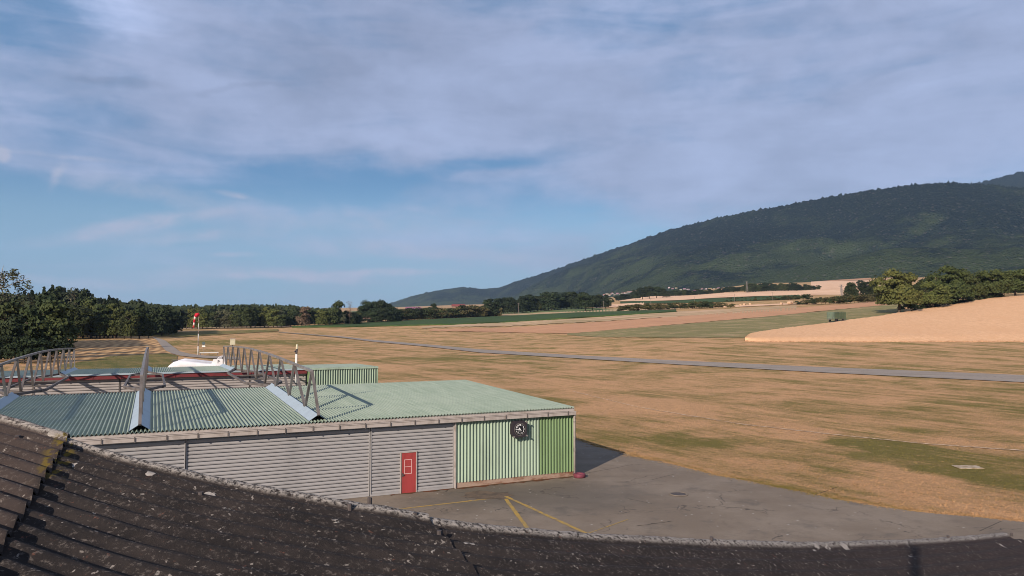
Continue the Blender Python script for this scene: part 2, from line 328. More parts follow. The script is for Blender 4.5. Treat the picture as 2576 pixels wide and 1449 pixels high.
class MB:
    def __init__(s): s.v = []; s.f = []; s.mi = []; s.cur = 0
    def add(s, vs, fs):
        b = len(s.v); s.v += [tuple(map(float, p)) for p in vs]
        for f in fs: s.f.append([b+i for i in f]); s.mi.append(s.cur)
        return s
    def box(s, x0, x1, y0, y1, z0, z1):
        vs = [(x, y, z) for z in (z0, z1) for y in (y0, y1) for x in (x0, x1)]
        return s.add(vs, [(0, 2, 3, 1), (4, 5, 7, 6), (0, 1, 5, 4), (2, 6, 7, 3), (0, 4, 6, 2), (1, 3, 7, 5)])
    def bar(s, a, b, wd, ht=None, up=(0, 0, 1)):
        a = Vector(a); b = Vector(b); d = (b-a).normalized(); u = Vector(up)
        if abs(d.dot(u)) > .97: u = Vector((1, 0, 0))
        r = d.cross(u).normalized()*wd/2; q = r.cross(d).normalized()*(ht or wd)/2
        vs = [p+i*r+j*q for p in (a, b) for i, j in ((-1, -1), (1, -1), (1, 1), (-1, 1))]
        return s.add(vs, [(3, 2, 1, 0), (4, 5, 6, 7), (0, 1, 5, 4), (1, 2, 6, 5), (2, 3, 7, 6), (3, 0, 4, 7)])
    def tube(s, pts, rad, n=10, caps=True):
        pts = [Vector(p) for p in pts]; rad = rad if isinstance(rad, (list, tuple)) else [rad]*len(pts)
        vs = []; fs = []
        ref = None
        for i, p in enumerate(pts):
            d = (pts[min(i+1, len(pts)-1)]-pts[max(i-1, 0)]).normalized()
            if ref is None:
                ref = d.cross(Vector((0, 0, 1)) if abs(d.z) < .9 else Vector((1, 0, 0))).normalized()
            ref = (ref-d*ref.dot(d)).normalized(); q = d.cross(ref)
            for k in range(n):
                a = 2*math.pi*k/n; vs.append(p+(ref*math.cos(a)+q*math.sin(a))*rad[i])
        for i in range(len(pts)-1):
            for k in range(n): fs.append((i*n+k, i*n+(k+1) % n, (i+1)*n+(k+1) % n, (i+1)*n+k))
        if caps: fs.append(tuple(range(n-1, -1, -1))); fs.append(tuple((len(pts)-1)*n+k for k in range(n)))
        return s.add(vs, fs)
    def lathe(s, prof, c=(0, 0, 0), n=20):
        vs = []; fs = []
        for r_, z in prof:
            for k in range(n): a = 2*math.pi*k/n; vs.append((c[0]+r_*math.cos(a), c[1]+r_*math.sin(a), c[2]+z))
        for i in range(len(prof)-1):
            for k in range(n): fs.append((i*n+k, i*n+(k+1) % n, (i+1)*n+(k+1) % n, (i+1)*n+k))
        return s.add(vs, fs)
    def grid(s, P):                               # P : rows of points
        nr = len(P); nc = len(P[0]); vs = [p for row in P for p in row]
        return s.add(vs, [(i*nc+j, i*nc+j+1, (i+1)*nc+j+1, (i+1)*nc+j) for i in range(nr-1) for j in range(nc-1)])
    def prism(s, poly, z0, z1):
        n = len(poly); vs = [(x, y, z0) for x, y in poly]+[(x, y, z1) for x, y in poly]
        return s.add(vs, [tuple(range(n-1, -1, -1)), tuple(range(n, 2*n))]+[(i, (i+1) % n, n+(i+1) % n, n+i) for i in range(n)])
    def mesh(s, name, smooth=False):
        me = bpy.data.meshes.new(name); me.from_pydata(s.v, [], s.f); me.update()
        if any(s.mi): me.polygons.foreach_set('material_index', s.mi)
        if smooth: me.polygons.foreach_set('use_smooth', [True]*len(me.polygons))
        return me
    def build(s, name, m, parent=None, smooth=False): return obj(name, s.mesh(name, smooth), parent, m)
def copytree(o, parent=None):
    c = o.copy(); COL.objects.link(c); c.parent = parent
    for ch in o.children: copytree(ch, c)
    return c

# ------------------------------------------------------------------ terrain
COLS = [(-400, [(100, 0), (300, 0), (600, 838), (1200, 815), (3000, 800), (9000, 797)]),
        (440, [(100, 0), (300, 0), (450, 840), (560, 829), (900, 822), (3000, 797), (9000, 792)]),
        (600, [(100, 0), (300, 0), (450, 838), (560, 826), (900, 818), (3000, 792), (9000, 784)]),
        (900, [(100, 0), (300, 0), (450, 835), (560, 822), (700, 809), (1500, 793), (3500, 776), (9000, 774)]),
        (1250, [(100, 0), (210, 0), (300, 858), (430, 830), (560, 811), (700, 797), (1500, 780), (3500, 766), (9000, 765)]),
        (1450, [(100, 0), (170, 0), (230, 866), (300, 850), (420, 815), (520, 798), (620, 789), (800, 781), (1300, 768), (3000, 755), (9000, 750)]),
        (1677, [(100, 0), (160, 897), (230, 851), (330, 819), (420, 801), (520, 786), (700, 770), (1000, 754), (1500, 743), (3000, 735), (9000, 730)]),
        (1970, [(100, 0), (160, 897), (218, 851), (290, 820), (400, 786), (520, 767), (800, 748), (1200, 733), (1700, 718), (3000, 708), (9000, 700)]),
        (2263, [(100, 0), (160, 897), (212, 851), (300, 790), (380, 765), (520, 752), (800, 737), (1200, 715), (1700, 704), (3000, 690), (9000, 680)]),
        (2576, [(100, 0), (160, 897), (210, 851), (360, 745), (500, 735), (800, 728), (1200, 712), (1700, 700), (3000, 680), (9000, 670)]),
        (3400, [(100, 0), (160, 897), (205, 851), (400, 700), (500, 690), (800, 700), (1200, 700), (1700, 690), (3000, 660), (9000, 640)])]
def zray(Y, py):
    v = (724.5-py)/F
    return H+Y*(math.sin(PIT)+v*math.cos(PIT))/(math.cos(PIT)-v*math.sin(PIT))
_ca = np.array([(c[0]-1288)/F for c in COLS])
_lg = np.linspace(math.log(60), math.log(14000), 400)
_Z = []
for c in COLS:
    ys = [(30, 0.0)]+[(Y, 0.0 if p == 0 else zray(Y, p)) for Y, p in c[1]]+[(14000, zray(14000, c[1][-1][1]))]
    zz = np.interp(np.exp(_lg), [a for a, _ in ys], [b for _, b in ys])
    ker = np.ones(13)/13; zz = np.convolve(np.pad(zz, 6, mode='edge'), ker, mode='valid'); _Z.append(zz)
_Z = np.array(_Z)
def tz(X, Y):
    X = np.asarray(X, float); Y = np.asarray(Y, float)
    Yc = np.clip(Y, 60, 14000); a = np.clip(X/Yc, _ca[0], _ca[-1])
    ia = np.clip(np.searchsorted(_ca, a)-1, 0, len(_ca)-2); fa = (a-_ca[ia])/(_ca[ia+1]-_ca[ia])
    fl = (np.log(Yc)-_lg[0])/(_lg[1]-_lg[0]); il = np.clip(fl.astype(int), 0, len(_lg)-2); fl = np.clip(fl-il, 0, 1)
    fa = fa*fa*(3-2*fa)
    z = (_Z[ia, il]*(1-fl)+_Z[ia, il+1]*fl)*(1-fa)+(_Z[ia+1, il]*(1-fl)+_Z[ia+1, il+1]*fl)*fa
    return np.where(Y < 75, 0.0, z)
def raydir(px, py):
    u = (px-1288)/F; v = (724.5-py)/F
    y = math.cos(PIT)-v*math.sin(PIT); return u/y, (math.sin(PIT)+v*math.cos(PIT))/y
_Ys = np.exp(np.linspace(math.log(12), math.log(12000), 1400))
def hit(px, py, extra=0.0):
    a, b = raydir(px, py)
    d = (H+b*_Ys)-(tz(a*_Ys, _Ys)+extra); k = np.where(d <= 0)[0]
    if len(k) == 0: Y = 9000.0
    else:
        k = max(int(k[0]), 1); d0, d1 = d[k-1], d[k]; Y = _Ys[k-1]+(_Ys[k]-_Ys[k-1])*(d0/(d0-d1) if d0 != d1 else 0)
    return a*Y, Y, float(tz(a*Y, Y))
def at(px, Y):
    a, _ = raydir(px, 806); return a*Y, Y, float(tz(a*Y, Y))

rows = np.concatenate([np.linspace(-40, 60, 26), np.exp(np.linspace(math.log(64), math.log(13500), 200))])
avs = np.linspace(-1.25, 1.25, 460)
YY, AA = np.meshgrid(rows, avs, indexing='ij'); XX = AA*(YY+70); ZZ = tz(XX, YY)
g = MB(); nr, nc = XX.shape
P = np.stack([XX, YY, ZZ], -1).reshape(-1, 3)
idx = np.arange(nr*nc).reshape(nr, nc)
fcs = np.stack([idx[:-1, :-1], idx[:-1, 1:], idx[1:, 1:], idx[1:, :-1]], -1).reshape(-1, 4)
def npmesh(name, V, Fc, smooth=True):
    me = bpy.data.meshes.new(name); me.vertices.add(len(V)); me.vertices.foreach_set('co', np.asarray(V, np.float32).ravel())
    k = Fc.shape[1]; me.loops.add(Fc.size); me.loops.foreach_set('vertex_index', Fc.astype(np.int32).ravel())
    me.polygons.add(len(Fc)); me.polygons.foreach_set('loop_start', np.arange(0, Fc.size, k, dtype=np.int32))
    me.polygons.foreach_set('loop_total', np.full(len(Fc), k, np.int32))
    me.update(calc_edges=True)
    if smooth: me.polygons.foreach_set('use_smooth', np.ones(len(Fc), bool))
    return me
tag(obj('ground', npmesh('ground', P, fcs), None, M_grass), kind='structure')

def interp(poly, x): return float(np.interp(x, [p[0] for p in poly], [p[1] for p in poly]))
def patch(name, top, bot, m, kind='structure', hgt=0.0, step=8, ny=8, lvl=0, skirt=False, label=None, cat=None, group=None, jag=0.0):
    x0 = max(top[0][0], bot[0][0]); x1 = min(top[-1][0], bot[-1][0]); n = max(4, int((x1-x0)/step))
    rowsP = [[] for _ in range(ny+1)]
    for i in range(n+1):
        x = x0+(x1-x0)*i/n
        yt = interp(top, x); yb = interp(bot, x)
        if jag: yb += random.uniform(-jag, jag); yt += random.uniform(-jag, jag)*.5
        A = hit(x, yt, hgt); B = hit(x, max(yb, yt+.15), hgt)
        for j in range(ny+1):
            f = j/ny; X = B[0]+(A[0]-B[0])*f; Y = B[1]+(A[1]-B[1])*f
            off = .015+.00035*Y+lvl*(.004+.00018*Y)
            hj = hgt*((.15, .5, .8)[j] if (j < 3 and isinstance(m, list)) else 1)
            z = float(tz(X, Y))+off+hj
            if hgt: z += random.uniform(-.12, .12)*min(hgt, 1)
            rowsP[j].append((X, Y, z))
    mb = MB(); mb.grid(rowsP)
    if skirt or hgt:
        mb.cur = 1 if isinstance(m, list) else 0
        for row in (rowsP[0],):
            mb.grid([[(p[0], p[1], p[2]-hgt-.3) for p in row], row])
        mb.grid([[(p[0], p[1]+.5, p[2]-hgt-.3) for p in rowsP[-1]], rowsP[-1]])
        for k in (0, -1): mb.grid([[(r_[k][0], r_[k][1], r_[k][2]-hgt-.3) for r_ in rowsP], [r_[k] for r_ in rowsP]])
    o = mb.build(name, m, None, True)
    tag(o, label, cat, group, kind); return o

# fields, from left to right
patch('striped_field', [(100, 866), (140, 862), (385, 852), (396, 855), (416, 871), (438, 888)], [(100, 930), (420, 905), (436, 893), (440, 890)], M_stripe, ny=24)
patch('green_verge', [(150, 918), (200, 912), (280, 897), (420, 889), (445, 896)], [(150, 936), (445, 934)], M_green, lvl=1, ny=10)
patch('painted_shade_verge', [(385, 838), (460, 836), (700, 829)], [(385, 846), (460, 848), (700, 834)], M_green, lvl=1)  # darker green strip that paints in the wood's shadow along its foot
patch('tan_field_edge', [(445, 826), (600, 823), (700, 822), (900, 818), (1060, 808)], [(445, 829), (600, 826.5), (700, 824), (900, 820), (1060, 811)], M_pale2, lvl=1)
patch('green_crop_field', [(735, 821.5), (872, 815), (1058, 805), (1245, 797), (1448, 787), (1701, 780)], [(735, 823), (872, 822), (1000, 819), (1160, 815), (1278, 810), (1448, 799), (1515, 795), (1701, 784)], M_crop, hgt=.5, ny=8, lvl=2)
patch('tan_field_strip', [(1060, 823), (1160, 817), (1278, 812), (1515, 798), (1701, 785), (2005, 769)], [(1060, 827), (1160, 823), (1278, 821), (1515, 809), (1701, 797), (2005, 781)], M_pale2, lvl=1, jag=1.0)
patch('plowed_field', [(1080, 829), (1278, 825), (1448, 815), (1677, 799), (1900, 782), (2256, 757)], [(1080, 833), (1278, 837), (1427, 840), (1677, 819), (1900, 800), (2256, 765)], M_pink, lvl=1, ny=14, jag=.7)
patch('grassy_field', [(1427, 839), (1677, 819), (1900, 800), (2256, 765), (2275, 764)], [(1427, 843), (1500, 848), (1677, 850), (1883, 850), (2275, 851)], M_olive, lvl=0, ny=20, jag=.6)
patch('pale_green_field', [(1251, 784), (1340, 776), (1420, 773.5), (1471, 775), (1545, 778)], [(1251, 791), (1545, 786)], M_far_green, lvl=1)
patch('stubble_field', [(1251, 791), (1448, 784), (1600, 776), (1700, 772)], [(1251, 796), (1448, 787.5), (1600, 783), (1700, 779)], M_pale2, lvl=1)
patch('stubble_field', [(1495, 770), (1560, 765), (1620, 762)], [(1495, 776), (1560, 772), (1620, 768)], M_pale, lvl=1)
patch('pale_hill_field', [(1557, 752), (1590, 747), (1632, 743), (1674, 744), (1675, 740), (1760, 738), (1880, 736), (1955, 727), (2080, 721)], [(1557, 758), (1632, 758), (1705, 756), (1800, 750), (1900, 746), (2080, 741)], M_pale, lvl=1, ny=8)
patch('pale_hill_field', [(1850, 769), (1950, 765), (2030, 762)], [(1850, 773), (1950, 768.5), (2030, 765)], M_pale, lvl=1)
patch('green_field_strip', [(1560, 759.5), (1705, 757), (1800, 751), (1900, 747), (2012, 742)], [(1560, 764), (1705, 764), (2012, 753)], M_crop, lvl=1)
patch('pale_hill_field', [(1955, 722), (2040, 720), (2120, 728), (2245, 728)], [(1955, 746), (2080, 742), (2245, 741)], M_pale, lvl=0)
patch('high_stubble_field', [(2040, 709), (2120, 707.5), (2190, 706), (2230, 703)], [(2040, 722), (2120, 729), (2230, 731)], M_pale, lvl=1)
patch('high_stubble_strip', [(2040, 706), (2120, 704.5), (2190, 700)], [(2040, 709), (2120, 707.5), (2190, 704.5)], M_pink, lvl=2)
patch('distant_field', [(880, 784), (960, 782)], [(880, 797), (960, 794)], M_far_green, lvl=1)
patch('distant_stubble', [(880, 797), (960, 794)], [(880, 804), (960, 801)], M_pale, lvl=1)
patch('wheat_field', [(1874, 849.5), (1884, 841), (1900, 836.5), (1970, 826), (2085, 812.5), (2221, 794), (2340, 775), (2445, 757.5), (2532, 746), (2600, 744), (2900, 720)],
      [(1874, 850.5), (1895, 852), (2100, 852), (2576, 851), (2900, 851)], [M_wheat, M_stalk], kind='stuff', hgt=.9, ny=36, step=6, lvl=1, label='ripe golden wheat rising up the slope at the right', jag=.5)

# paved strip across the grass
def ribbon(name, pts, m, lvl=0, kind='structure', sub=6):
    """pts: (x, y_top, y_bottom) on the photo's ground; both edges are laid on the terrain"""
    A = []; B = []
    for i in range(len(pts)-1):
        for k in range(sub + (i == len(pts)-2)):
            f = k/sub; q = [pts[i][j]+(pts[i+1][j]-pts[i][j])*f for j in range(3)]
            for L_, yy in ((A, q[1]), (B, q[2])):
                p = hit(q[0], yy); L_.append((p[0], p[1], p[2]+.03+.0006*p[1]+.004*lvl))
    mb = MB(); mb.grid([B, [tuple((a+b)/2 for a, b in zip(p, q)) for p, q in zip(A, B)], A]); o = mb.build(name, m, None, True); tag(o, kind=kind); return o
ribbon('runway_strip', [(700, 836, 836.8), (781, 842, 843.5), (860, 847.5, 850.5), (937, 856, 860.5), (1080, 868, 873.5), (1207, 880, 888), (1450, 895, 902.5), (1700, 908, 918), (2076, 925, 938.5), (2576, 945, 963), (2900, 958, 980)], M_strip)
ribbon('access_road', [(384, 848, 850), (394, 851, 856), (403, 853, 868), (416, 858, 883), (434, 872, 891), (452, 885, 896), (480, 892, 899), (520, 896, 902), (600, 900, 906)], M_strip, lvl=1)

# ------------------------------------------------------------------ apron and its markings
def flat(px, py, z=0.0):
    a, b = raydir(px, py); Y = (z-H)/b; return a*Y, Y
def plan(name, poly, m, z, kind='structure'):
    me = bpy.data.meshes.new(name)
    import bmesh
    bm = bmesh.new(); vs = [bm.verts.new((x, y, z)) for x, y in poly]; f = bm.faces.new(vs)
    if f.normal.z < 0: f.normal_flip()
    bmesh.ops.triangulate(bm, faces=[f]); bm.to_mesh(me); bm.free()
    return tag(obj(name, me, None, m), kind=kind)
WA = .4429; CA, SA = math.cos(WA), math.sin(WA); PX, PY = 3.437, 42.791
def WS(s, t): return PX+s*CA-t*SA, PY+s*SA+t*CA
edge = [(1400, 1083), (1440, 1103), (1500, 1124), (1578, 1143), (1596, 1150), (1660, 1161), (1730, 1178), (1800, 1196), (1880, 1210), (1953, 1226), (2030, 1240), (2100, 1256), (2200, 1272), (2300, 1288), (2430, 1299), (2576, 1313), (2900, 1345)]
ep = []
for i in range(len(edge)-1):
    for k in range(5):
        f = k/5; x = edge[i][0]+(edge[i+1][0]-edge[i][0])*f; y = edge[i][1]+(edge[i+1][1]-edge[i][1])*f+random.uniform(-.9, .9)
        ep.append(flat(x, y))
poly = [WS(-39, -1), WS(-39, 60), WS(6.0, 60), WS(7.0, 20)]+ep+[(40, 5), (40, -20), (-45, -20)]
plan('apron', poly, M_asph, .02)
def paintline(name, a, b, wd, m, z=.026):
    a = Vector(flat(*a)); b = Vector(flat(*b)); d = (b-a).normalized(); n = Vector((-d.y, d.x))*wd/2
    N = 24; L1 = []; L2 = []
    for i in range(N+1):
        p = a+(b-a)*i/N; w1 = random.uniform(.75, 1.1); w2 = random.uniform(.75, 1.1)
        L1.append((p.x-n.x*w1, p.y-n.y*w1, z)); L2.append((p.x+n.x*w2, p.y+n.y*w2, z))
    mb = MB(); mb.grid([L1, L2]); return tag(mb.build(name, m), kind='structure')
paintline('yellow_line', (985, 1284), (1262, 1252), .17, M_yellow)
paintline('yellow_line', (1268, 1251), (1332, 1337), .20, M_yellow, .030)
paintline('yellow_line', (1272, 1250), (1500, 1355), .20, M_yellow, .034)
paintline('yellow_line', (1480, 1343), (1580, 1308), .07, M_yellow, .030)
M_crack = mat('dark_crack', (.035, .03, .026), rough=1)
for a, b in (((1470, 1192), (1545, 1179)), ((1545, 1179), (1592, 1169)), ((1640, 1208), (1700, 1193)), ((1580, 1256), (1640, 1268)), ((2050, 1246), (2110, 1225)), ((2463, 1338), (2520, 1312))):
    paintline('pavement_joint', a, b, .035, M_crack, .027)
def crackline(pts):
    L = []
    for i in range(len(pts)-1):
        for k in range(6):
            f = k/6; L.append((pts[i][0]+(pts[i+1][0]-pts[i][0])*f+random.uniform(-2, 2), pts[i][1]+(pts[i+1][1]-pts[i][1])*f+random.uniform(-1, 1)))
    A = []; B = []
    for x, y in L:
        p = flat(x, y); wd = random.uniform(.008, .03); A.append((p[0], p[1]-wd, .029)); B.append((p[0], p[1]+wd, .029))
    mb = MB(); mb.grid([A, B]); tag(mb.build('pavement_crack', M_crack), kind='structure')
crackline([(1560, 1182), (1568, 1190), (1580, 1202), (1605, 1215), (1625, 1226)])
crackline([(1855, 1262), (1890, 1282), (1940, 1296)])
crackline([(1600, 1325), (1650, 1318), (1700, 1312)])
# rusty dirt along the wall foot
rp = [(*WS(-11+i*.28, -.03), ) for i in range(40)]
mb = MB(); mb.grid([[(*WS(-10.6+i*.27, -random.uniform(.12, .42) if i > 13 else -random.uniform(.05, .3)), .031) for i in range(40)], [(*WS(-10.6+i*.27, .02), .031) for i in range(40)]])
tag(mb.build('dirt_strip', M_rust), kind='structure')
x_, y_ = flat(1225, 1247)
mb = MB(); mb.add([(x_+random.uniform(.75, 1.25)*1.4*math.cos(a*math.pi/12), y_+random.uniform(.7, 1.2)*.9*math.sin(a*math.pi/12), .0315) for a in range(24)], [tuple(range(24))])
tag(mb.build('dark_stain', mat('oily_dirt', (.075, .055, .04), (.13, .09, .06), 2, .9)), kind='structure')
# manhole cover, stone slab
x_, y_ = flat(1707, 1245)
mb = MB(); mb.lathe([(.0, .035), (.36, .035), (.37, .03), (.37, .02)], (x_, y_, .02), 24)
o = mb.build('manhole_cover', M_iron); tag(o, 'round dark iron manhole cover set in the grey apron', 'manhole cover')
r_ = MB().lathe([(.37, .02), (.38, .045), (.46, .043), (.47, .02)], (x_, y_, .02), 24).build('frame', M_asph, o)
x_, y_ = flat(2434, 1176)
mb = MB(); mb.prism([(x_-.75, y_-.45), (x_+.7, y_-.5), (x_+.78, y_+.42), (x_-.66, y_+.5)], 0.02, .05)
tag(mb.build('stone_slab', mat('pale_slab', (.42, .34, .25), (.25, .18, .10), 4, .9)), 'pale flat concrete slab lying in the dry grass at right', 'slab')

# wheel track across the grass
A = []; B = []
for i in range(161):
    x = 1440+(2700-1440)*i/160; y = float(np.interp(x, [1440, 1610, 1872, 2097, 2321, 2576, 2700], [985, 1026, 1069, 1094, 1117, 1135, 1146]))+random.uniform(-.5, .5)
    p = flat(x, y); wd = random.uniform(.05, .24)*p[1]/55; A.append((p[0], p[1]-wd, .05)); B.append((p[0], p[1]+wd, .05))
tag(MB().grid([A, B]).build('wheel_track', mat('pale_track', (.66, .48, .33), (.36, .25, .15), 2, 1)), kind='structure')
# short dry grass, denser near the apron
r_ = np.random.default_rng(3); n_ = 170000
gy = 28+135*r_.random(n_)**1.7; gx = r_.uniform(-.42, .80, n_)*gy
ex = np.array([p[0] for p in ep]); ey = np.array([p[1] for p in ep]); o_ = np.argsort(ex)
lim = np.interp(gx, ex[o_], ey[o_], left=1e9)
k_ = (gy > lim+.02) & ((gy-PY)*CA-(gx-PX)*SA > -50) & ~(((gx-PX)*CA+(gy-PY)*SA < 7.2) & ((gy-PY)*CA-(gx-PX)*SA < 60))
tk_ = []
gx, gy = gx[k_], gy[k_]; n_ = len(gx)
x1_, y1_ = np.array(ep).T; ne = 9000; e_ = r_.integers(0, len(ep), ne); gx = np.concatenate([gx, x1_[e_]+r_.normal(0, .35, ne)]); gy = np.concatenate([gy, y1_[e_]+np.abs(r_.normal(0, .28, ne))])
n_ = len(gx); an = r_.uniform(0, math.pi, n_); hw = r_.uniform(.015, .05, n_)*(1+gy/90); hh_ = r_.uniform(.02, .065, n_)*np.clip(1.25-gy/130, .12, 1)
dx, dy = np.cos(an)*hw, np.sin(an)*hw; lx, ly = r_.normal(0, .04, n_), r_.normal(0, .04, n_); gz = tz(gx, gy)
V = np.stack([np.stack([gx-dx, gy-dy, gz-.01], 1), np.stack([gx+dx, gy+dy, gz-.01], 1), np.stack([gx+lx, gy+ly, gz+hh_], 1)], 1).reshape(-1, 3)
tag(obj('dry_grass', npmesh('dry_grass', V, np.arange(3*n_).reshape(n_, 3), False), None, M_grass), 'short dry grass growing between the hangar and the paved strip', kind='stuff')

# ------------------------------------------------------------------ hangars
def wallpt(s, t, z): x, y = WS(s, t); return (x, y, z)
def corr_sheet(s0, s1, t0, t1, zf, pitch=.172, amp=.048, per=8, nt=6, thick=.0):
    """roof sheet: waves across s, running along t; zf(s,t) = height"""
    n = int((s1-s0)/pitch*per); mb = MB(); rowsP = []
    for j in range(nt+1):
        t = t0+(t1-t0)*j/nt
        rowsP.append([wallpt(s0+(s1-s0)*i/n, t, zf(s0+(s1-s0)*i/n, t)+amp*math.cos(2*math.pi*(s0+(s1-s0)*i/n)/pitch)) for i in range(n+1)])
    mb.grid(rowsP); mb.grid([[(x, y, z-.012) for x, y, z in r] for r in rowsP][::-1])
    mb.grid([[(x, y, z-.012) for x, y, z in rowsP[0]], rowsP[0]])
    return mb
def corr_wall(s0, s1, t, z0, z1, pitch=.186, amp=.052, per=10):
    n = int((s1-s0)/pitch*per); lo = []; hi = []
    for i in range(n+1):
        s = s0+(s1-s0)*i/n; tt = t-amp*math.cos(2*math.pi*s/pitch); lo.append(wallpt(s, tt, z0)); hi.append(wallpt(s, tt, z1))
    mb = MB(); mb.grid([lo, hi]); return mb
def ribbed_wall(s0, s1, t, z0, z1, pitch=.172, amp=.07):
    """horizontal boards with an open groove between them"""
    prof = []; z = z0; gh = pitch*.26
    while z < z1-.02:
        for dz, d in ((0, 0), (pitch*.30, -.012), (pitch-gh, 0), (pitch-gh+.004, amp), (pitch-.006, amp)):
            if z+dz < z1: prof.append((z+dz, t+d))
        z += pitch
    prof.append((z1, t)); mb = MB()
    mb.grid([[wallpt(s0, tt, zz) for zz, tt in prof], [wallpt(s1, tt, zz) for zz, tt in prof]]); return mb
def wbox(mb, s0, s1, t0, t1, z0, z1):
    c = [(s0, t0), (s1, t0), (s1, t1), (s0, t1)]; vs = [wallpt(s, t, z) for z in (z0, z1) for s, t in c]
    mb.add(vs, [(3, 2, 1, 0), (4, 5, 6, 7), (0, 1, 5, 4), (1, 2, 6, 5), (2, 3, 7, 6), (3, 0, 4, 7)]); return mb
TS = [-14.12, -21.9, -28.95, -36.1]
HE = 3.838; DZ = (4.19-HE)/16.35
h1 = empty('hangar', (*WS(-19, 8), 0))
def hp(mb, name, m, par, smooth=False):
    o = mb.build(name, m, None, smooth); o.parent = par; o.matrix_parent_inverse = par.matrix_world.inverted() if False else o.matrix_parent_inverse
    return o
def attach(o, par, loc):                          # keep world place while parenting to an empty at loc
    o.parent = par; o.location = (-loc[0], -loc[1], -loc[2] if len(loc) > 2 else 0)
HL = Vector(h1.location)
def hpart(mb, name, m, label=None, smooth=False, par=None):
    o = mb.build(name, m, None, smooth)
    if par is None: o.parent = h1; o.location = -HL
    else: o.parent = par
    if label: o['label'] = label
    return o
tag(h1, 'near hangar with pale green corrugated roof and green wall carrying a clock', 'hangar')
zr1 = lambda s, t: HE+t*DZ+.03
bays = [(-38, TS[2]), (TS[2], TS[1]), (TS[1], TS[0]), (TS[0], 0.12)]
hpart(corr_sheet(-38.5, .03, -.14, 16.4, zr1, nt=8), 'roof', M_roofg, smooth=True)
mb = MB(); wbox(mb, -38.5, .03, -.10, 0.02, HE-.16, HE-.03); hpart(mb, 'eave_board', M_trim)
mb = MB(); wbox(mb, -38.5, .02, -.30, -.11, HE-.37, HE-.17); wbox(mb, -38.5, .02, -.33, -.29, HE-.19, HE-.15)
gut = hpart(mb, 'gutter', M_trim)
k = 0.0
while k > -38: hpart(wbox(MB(), k-.52, k-.47, -.335, -.302, HE-.40, HE-.14), 'gutter_bracket', M_steeld, par=gut); k -= 1.27
# side wall to the right, back wall, left
mb = MB(); n = 90
lo = []; hi = []
for i in range(n*6+1):
    t = 0.05+16.1*i/(n*6); ss = .02*math.cos(2*math.pi*t/.186); x, y = WS(ss-.02, t); lo.append((x, y, 0)); hi.append((x, y, HE+t*DZ-.02))
mb.grid([lo, hi]); hpart(mb, 'side_wall', M_leafg, smooth=True)
mb = MB(); wbox(mb, -38.3, -.1, 16.1, 16.2, 0, 4.12); wbox(mb, -38.4, -38.3, 0.1, 16.2, 0, 3.8); hpart(mb, 'back_wall', M_slat)
mb = MB(); wbox(mb, -38.2, -.12, .20, .26, 0, HE-.04); hpart(mb, 'door_void', M_dark)
# green front wall
hpart(corr_wall(-7.07, -2.13, -.03, .30, HE-.20), 'front_wall', M_mint, 'pale mint green stretch of the front wall')
hpart(corr_wall(-2.13, -.02, -.03, .30, HE-.20), 'front_wall', M_leafg, 'stronger green stretch of the front wall at the corner')
mb = MB(); wbox(mb, -7.07, 0.0, -.02, .15, 0, .30); hpart(mb, 'plinth', M_conc)
mb = MB(); wbox(mb, -7.14, -7.07, -.10, .1, 0.02, HE-.22); hpart(mb, 'edge_trim', M_trim)
mb = MB(); wbox(mb, -.02, .05, -.09, .03, 0.30, HE-.18); hpart(mb, 'corner_trim', M_leafg)
# sliding doors (ribbed)
def sdoor(s0, s1, t, z1=HE-.30, gap=None):
    mb = MB()
    if gap:
        for a, b, zl, zh in ((s0, gap[0], .12, z1), (gap[1], s1, .12, z1), (gap[0], gap[1], gap[2], z1)):
            q = ribbed_wall(a, b, t, zl, zh); mb.add(q.v, q.f)
    else: q = ribbed_wall(s0, s1, t, .12, z1); mb.add(q.v, q.f)
    d = hpart(mb, 'sliding_door', M_slat)
    mb = MB(); wbox(mb, s0, s1, t-.045, t+.02, .03, .12)
    wbox(mb, s0-.02, s0+.02, t-.04, t+.02, .03, z1); wbox(mb, s1-.02, s1+.02, t-.04, t+.02, .03, z1)
    mb.build('door_frame', M_slat, d)
    return d
sdoor(-11.55, -7.18, .05, gap=(-10.02, -9.20, .12+.172*11))
sdoor(-19.99, -11.62, .12)
sdoor(-28.4, -20.06, .05)
sdoor(-38.0, -28.5, .12)
mb = MB(); wbox(mb, -10.0, -9.22, .0, .06, .02, 2.05)
rd = hpart(mb, 'door', M_red, 'red personnel door with a taped outline of a pane')
mb = MB(); wbox(mb, -10.04, -10.0, -.03, .07, .02, 2.09); wbox(mb, -9.22, -9.17, -.03, .07, .02, 2.09); wbox(mb, -10.0, -9.22, -.03, .07, 2.05, 2.09); wbox(mb, -10.0, -9.22, -.02, .07, 0.0, .02)
mb.build('door_frame', M_trim, rd)
M_tape = mat('pinkish_tape', (.55, .33, .30), rough=.7)
mb = MB()
for a, b, c, d in ((-9.84, -9.44, 1.68, 1.71), (-9.84, -9.44, .98, 1.01), (-9.84, -9.81, 1.01, 1.68), (-9.47, -9.44, 1.01, 1.68), (-9.81, -9.47, 1.33, 1.355)): wbox(mb, a, b, -.006, -.002, c, d)
mb.build('tape_outline', M_tape, rd)
mb = MB(); wbox(mb, -9.94, -9.86, -.06, -.005, .92, .98); wbox(mb, -9.95, -9.90, -.02, -.003, .86, 1.04); mb.build('handle', M_iron, rd)
